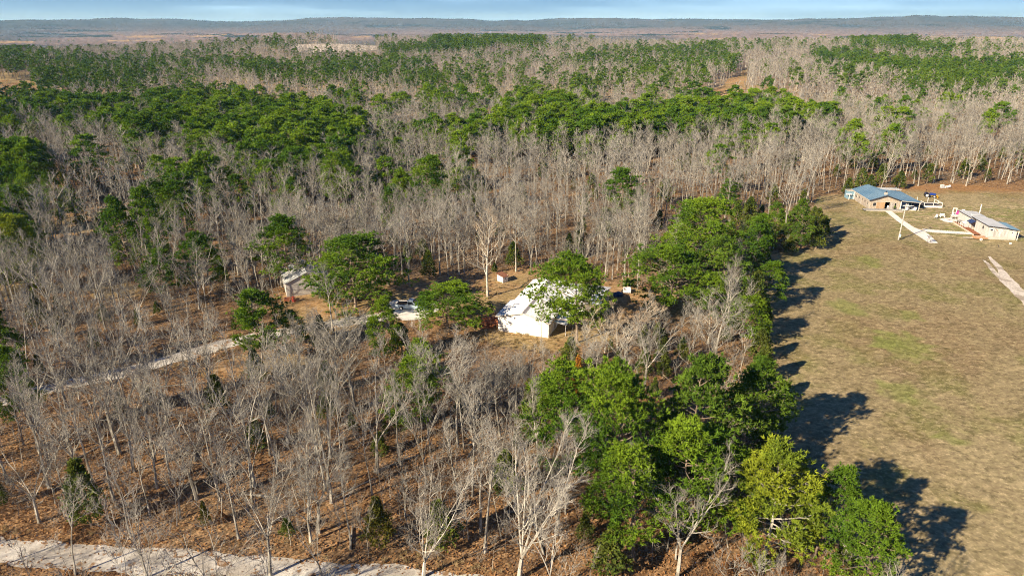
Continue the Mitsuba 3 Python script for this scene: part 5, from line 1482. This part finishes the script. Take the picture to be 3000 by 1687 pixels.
part(o_, 'fascia', cat([slab([(-0.33, -0.35, 3.33), (4.3, -0.35, 2.97), (4.3, -0.305, 2.97), (-0.33, -0.305, 3.33)], 0.16), slab([(4.32, -0.40, 2.82), (6.8, -0.40, 2.54), (6.8, -0.355, 2.54), (4.32, -0.355, 2.82)], 0.14), box(-0.36, -0.305, -0.3, 8.5, 3.2, 3.345), box(-0.36, -0.305, 8.52, 16.3, 2.86, 3.005)]), 'trim_dark', OF)
part(o_, 'roof_vent', cat([box(0.9, 3.0, 11.0, 11.25, 2.98, 3.12), pipe([[1.0, 11.6, 2.9], [1.0, 11.6, 3.3]], 0.08, 8)]), 'pale_roof', OF)
part(o_, 'skirting', cat([box(-0.03, 4.18, -0.05, -0.005, 0.02, 0.75), box(4.2, 6.38, -0.035, 0.012, 0.02, 0.62)]), 'pole_wood', OF)
for i, a in enumerate((0.4, 1.6, 2.5)):
    k = part(o_, 'window', cat([box(a, a + 0.7, -0.06, -0.01, 2.45, 2.52), box(a, a + 0.7, -0.06, -0.01, 2.02, 2.10), box(a, a + 0.07, -0.055, -0.01, 2.10, 2.45), box(a + 0.63, a + 0.7, -0.055, -0.01, 2.10, 2.45)]), 'white_plain', OF)
    part(k, 'pane', box(a + 0.07, a + 0.63, -0.03, -0.01, 2.10, 2.45), ('glass', 'red_roof', 'pale_roof')[i], OF)
part(o_, 'vent_hole', box(5.25, 5.5, -0.02, 0.015, 1.75, 1.9), 'trim_dark', OF)
window(o_, 2.2, 2.75, 0.0, 1.9, 2.6, OF, axis='y', trim='trim_dark')
part(o_, 'awning', slab([(-1.15, 6.2, 2.15), (-1.15, 8.7, 2.15), (-0.02, 8.7, 2.72), (-0.02, 6.2, 2.72)], 0.05), 'blue_tarp', OF, label='dark blue cloth awning over the side entrance')
part(o_, 'door', box(0.84, 0.895, 6.9, 7.9, 0.45, 2.35), 'rust_board', OF)
part(o_, 'corner_post', box(6.55, 6.67, -0.25, -0.13, 0, 2.4), 'white_plain', OF)
part(o_, 'rear_chimney', pipe([[4.6, 15.4, 2.0], [4.6, 15.4, 4.9]], 0.11, 8), 'white_metal', OF)
dk = thing('side_deck', 'reddish plank deck along the left wall of the grey outbuilding', 'deck')
for i in range(9):
    part(dk, 'board', box(-1.55, -0.02, 2.6 + i * 1.32, 3.86 + i * 1.32, 0.30, 0.36), 'deck_red', OF)
part(dk, 'edge_beam', box(-1.62, -1.56, 2.6, 14.4, 0.02, 0.36), 'trim_pale', OF)
for i in range(5):
    part(dk, 'rail_post', box(-1.52, -1.43, 9.2 + i * 1.2, 9.29 + i * 1.2, 0.36, 1.25), 'pole_wood', OF)
part(dk, 'handrail', box(-1.54, -1.42, 9.2, 14.1, 1.251, 1.33), 'pole_wood', OF)
for i, (a, c, s, mat, lab) in enumerate(((-0.6, 9.6, 0.45, 'pale_roof', 'grey storage box on the side deck nearest the awning'), (-0.55, 11.4, 0.5, 'white_plain', 'white crate on the side deck'), (-0.6, 13.2, 0.4, 'steel_dark', 'dark crate at the far end of the side deck'))):
    x = thing('crate', lab, 'crate')
    part(x, 'body', box(a - s, a + s, c - s, c + s, 0.365, 0.365 + s * 1.4), mat, OF)
    part(x, 'lid', box(a - s - 0.03, a + s + 0.03, c - s - 0.03, c + s + 0.03, 0.367 + s * 1.4, 0.42 + s * 1.4), mat, OF)

# the flat trailer
xa, ya = at(2874, 705)
RF = frame(xa, ya, -0.12)
t_ = thing('trailer', 'orange brown wooden trailer with one white wheel in front of the grey outbuilding', 'trailer')
part(t_, 'bed', box(-1.35, 1.35, 0.05, 1.35, 0.42, 0.52), 'deck_red', RF)
part(t_, 'side_board', cat([box(-1.4, 1.4, -0.01, 0.045, 0.42, 0.78), box(-1.4, 1.4, 1.355, 1.41, 0.42, 0.78), box(-1.46, -1.405, -0.01, 1.41, 0.42, 0.78)]), 'orange_paint', RF)
part(t_, 'top_rail', cat([box(-1.4, 1.4, -0.03, 0.06, 0.781, 0.83), box(-1.4, 1.4, 1.34, 1.43, 0.781, 0.83)]), 'trim_pale', RF)
part(t_, 'tongue', cat([box(-4.0, -1.47, 0.5, 0.58, 0.42, 0.5), box(-3.8, -1.47, 0.85, 0.93, 0.42, 0.5)]), 'trim_pale', RF)
k = part(t_, 'wheel', pipe([[-0.1, -0.22, 0.3], [-0.1, -0.04, 0.3]], 0.3, 16), 'white_plain', RF)
part(k, 'hub', pipe([[-0.1, -0.24, 0.3], [-0.1, -0.22, 0.3]], 0.1, 10), 'trim_dark', RF)
part(t_, 'wheel', pipe([[-0.1, 1.45, 0.3], [-0.1, 1.62, 0.3]], 0.3, 16), 'rubber', RF)

# the utility pole
xa, ya = at(2632, 703)
u_ = thing('utility_pole', 'tall pale utility pole beside the footpath to the barn', 'pole')
part(u_, 'pole', pipe([[xa, ya, -0.2], [xa + 0.06, ya, 4.4], [xa + 0.1, ya, 8.9]], [0.17, 0.145, 0.115], 10), 'pole_wood', smooth=40)
k = part(u_, 'lamp_arm', pipe([[xa + 0.1, ya, 8.6], [xa + 0.5, ya, 8.75]], 0.03, 6), 'steel_dark')
part(k, 'lamp', pipe([[xa + 0.5, ya, 8.76], [xa + 0.55, ya, 8.5]], [0.14, 0.2], 8), 'pale_roof')
part(u_, 'meter_box', box(xa - 0.16, xa + 0.2, ya - 0.36, ya - 0.165, 0.75, 1.45), 'aqua_paint')
xa, ya = at(2720, 712)
x = thing('basin_stand', 'thin dark metal frame holding a white round basin beside the footpath', 'stand')
part(x, 'leg', pipe([[xa - 0.35, ya - 0.1, 0], [xa - 0.3, ya, 1.5]], 0.035, 6), 'steel_dark')
part(x, 'leg', pipe([[xa + 0.75, ya + 0.3, 0], [xa - 0.1, ya + 0.1, 1.5]], 0.035, 6), 'steel_dark')
part(x, 'leg', pipe([[xa - 0.3, ya - 0.05, 0.1], [xa + 0.7, ya + 0.28, 0.55]], 0.03, 6), 'steel_dark')
part(x, 'rim', pipe([[xa + 0.02 + 0.5 * math.cos(a), ya + 0.5 * math.sin(a), 1.62] for a in np.linspace(0, 6.283, 17)], 0.06, 6, False), 'steel_dark')
part(x, 'basin', pipe([[xa + 0.02, ya, 1.5], [xa + 0.02, ya, 1.6]], [0.3, 0.44], 14), 'white_plain')
xa, ya = at(2835, 641)
PF2 = frame(xa - 0.9, ya + 2.0, -0.2)
x = thing('play_panels', 'white pink and pale blue play panels on boards behind the grey outbuilding', 'play set')
part(x, 'door_frame', cat([box(-1.6, -1.42, 1.0, 1.12, 0.1, 2.1), box(-0.75, -0.57, 1.0, 1.12, 0.1, 2.1), box(-1.42, -0.75, 1.0, 1.12, 1.9, 2.1), box(-1.42, -0.75, 1.03, 1.09, 0.1, 0.9)]), 'white_plain', PF2)
part(x, 'disc', pipe([[-0.25, 0.4, 0.95], [-0.25, 0.5, 0.95]], 0.62, 18), 'pink_paint', PF2)
tm = trimesh.creation.icosphere(subdivisions=3)
tm.vertices *= np.array([0.95, 0.7, 0.9]) * (0.65 + 0.7 * meshkit.fbm(tm.vertices * 2, 3, 8)[:, None])
part(x, 'canvas', tm.apply_translation([0.75, 0.6, 0.9]), 'white_plain', PF2, smooth=40)
part(x, 'base_panel', box(-0.2, 1.7, -0.15, -0.08, 0.1, 0.5), 'aqua_paint', PF2)
part(x, 'end_panel', box(1.45, 1.55, 0.0, 1.3, 0.1, 1.5), 'pink_paint', PF2)
part(x, 'board', cat([box(-1.9, 1.8, -0.9, 1.5, 0.03, 0.1)]), 'trim_pale', PF2)
xa, ya = at(2802, 632)
x = thing('planter', 'white stone planter with a dark dead bush at the upper end of the lawn', 'planter')
part(x, 'bowl', pipe([[xa, ya, 0], [xa, ya, 0.35], [xa, ya, 0.5]], [0.9, 1.15, 1.2], 14), 'white_plain', smooth=40)
part(x, 'soil', pipe([[xa, ya, 0.5], [xa, ya, 0.53]], 1.1, 14), 'trim_dark')
part(x, 'bush', shrub(5, 1.3, 8, 0.03).apply_translation([xa, ya, 0.5]), 'steel_dark')
xa, ya = at(2765, 551)
for i, (dx, mat, lab) in enumerate(((-0.6, 'pale_roof', 'grey box shaped tank at the far edge of the field'), (0.35, 'white_plain', 'small white block between the grey tank and the tilted tub'))):
    x = thing('tank', lab, 'tank')
    s = 0.45 if i == 0 else 0.25
    part(x, 'body', box(xa + dx - s, xa + dx + s, ya - s, ya + s, 0.05, 0.05 + s * 2), mat)
    part(x, 'top', box(xa + dx - s * 0.9, xa + dx + s * 0.9, ya - s * 0.9, ya + s * 0.9, 0.052 + s * 2, 0.15 + s * 2), 'white_plain')
x = thing('tub', 'white tub tilted on its side at the far edge of the field', 'tub')
part(x, 'shell', slab([(xa + 0.9, ya - 0.3, 0.3), (xa + 2.0, ya - 0.3, 0.65), (xa + 2.0, ya + 0.4, 0.95), (xa + 0.9, ya + 0.4, 0.55)], 0.22), 'white_plain')
part(x, 'rim', slab([(xa + 1.05, ya - 0.2, 0.42), (xa + 1.85, ya - 0.2, 0.67), (xa + 1.85, ya + 0.3, 0.93), (xa + 1.05, ya + 0.3, 0.66)], 0.05), 'pale_roof')
for u, v, lab in ((2925, 722, 'dark branch lying on the grass below the outbuilding'),):
    xa, ya = at(u, v)
    whole('log', lab, 'log', pipe([[xa - 0.4, ya - 0.5, 0.12], [xa + 0.1, ya + 0.1, 0.15], [xa + 0.4, ya + 0.8, 0.13]], [0.09, 0.08, 0.05], 7), 'steel_dark', smooth=40)
xa, ya = at(2960, 716)
st = trimesh.creation.icosphere(subdivisions=2, radius=0.33)
st.vertices *= [1, 0.8, 0.7]
whole('rock', 'single white rock on the grass below the outbuilding', 'rock', st.apply_translation([xa, ya, 0.2]), 'white_plain', smooth=40)


# farm buildings far away
def far_building(name, label, u, v, w, l, h, yaw, wall='white_plain', roof='white_metal', cat_='building'):
    xa, ya = at(u, v)
    fr = frame(xa, ya, yaw, float(terrain(xa, ya)))
    k = thing(name, label, cat_)
    part(k, 'wall', cat([wall_face([(0, -2), (w, -2), (w, h), (w / 2, h * 1.4), (0, h)], [], 0.2), box(0, 0.2, 0.2, l, -2, h), box(w - 0.2, w, 0.2, l, -2, h), wall_face([(0.2, -2), (w - 0.2, -2), (w - 0.2, h), (w / 2, h * 1.4 - 0.1), (0.2, h)], [], 0.2).apply_translation([0, l - 0.2, 0])]), wall, fr)
    for s in (0, 1):
        a = -0.4 if s == 0 else w + 0.4
        part(k, 'roof', slab([(a, -0.4, h), (a, l + 0.4, h), (w / 2, l + 0.4, h * 1.4 + 0.2), (w / 2, -0.4, h * 1.4 + 0.2)], 0.15), roof, fr)
    part(k, 'door', box(w * 0.35, w * 0.65, -0.08, -0.02, 0, h * 0.75), 'trim_dark', fr)


far_building('farm_building', 'long white farm building in the distance left of the green ridge', 1172, 120, 9, 34, 4.5, 1.45)
far_building('farm_building', 'tan roofed farm building in front of the long white one in the distance', 1196, 123, 8, 16, 4.0, 1.3, 'trim_pale', 'trim_pale')
far_building('farm_building', 'tall white farm building at the right of the distant farmyard', 1220, 119, 11, 13, 8.0, 1.2)
far_building('farm_building', 'pale low shed at the left of the distant farmyard', 1105, 119, 8, 22, 3.5, 1.5, 'trim_pale', 'pale_roof')


# ------------------------------------------------------------------ the air
scene['air'] = {'type': 'homogeneous', 'albedo': {'type': 'rgb', 'value': [0.80, 0.93, 1.0]}, 'sigma_t': {'type': 'rgb', 'value': [0.000026, 0.000043, 0.000066]}}
TOP, BOT = 215.0, -90.0
scene['haze'] = {'type': 'cube', 'to_world': T().translate([0, 0, (TOP + BOT) / 2]).scale([13600, 13600, (TOP - BOT) / 2]), 'bsdf': {'type': 'null'}, 'interior': {'type': 'ref', 'id': 'air'}}
labels['haze'] = {'label': 'thin blue winter haze over the distance', 'category': 'haze', 'kind': 'stuff'}
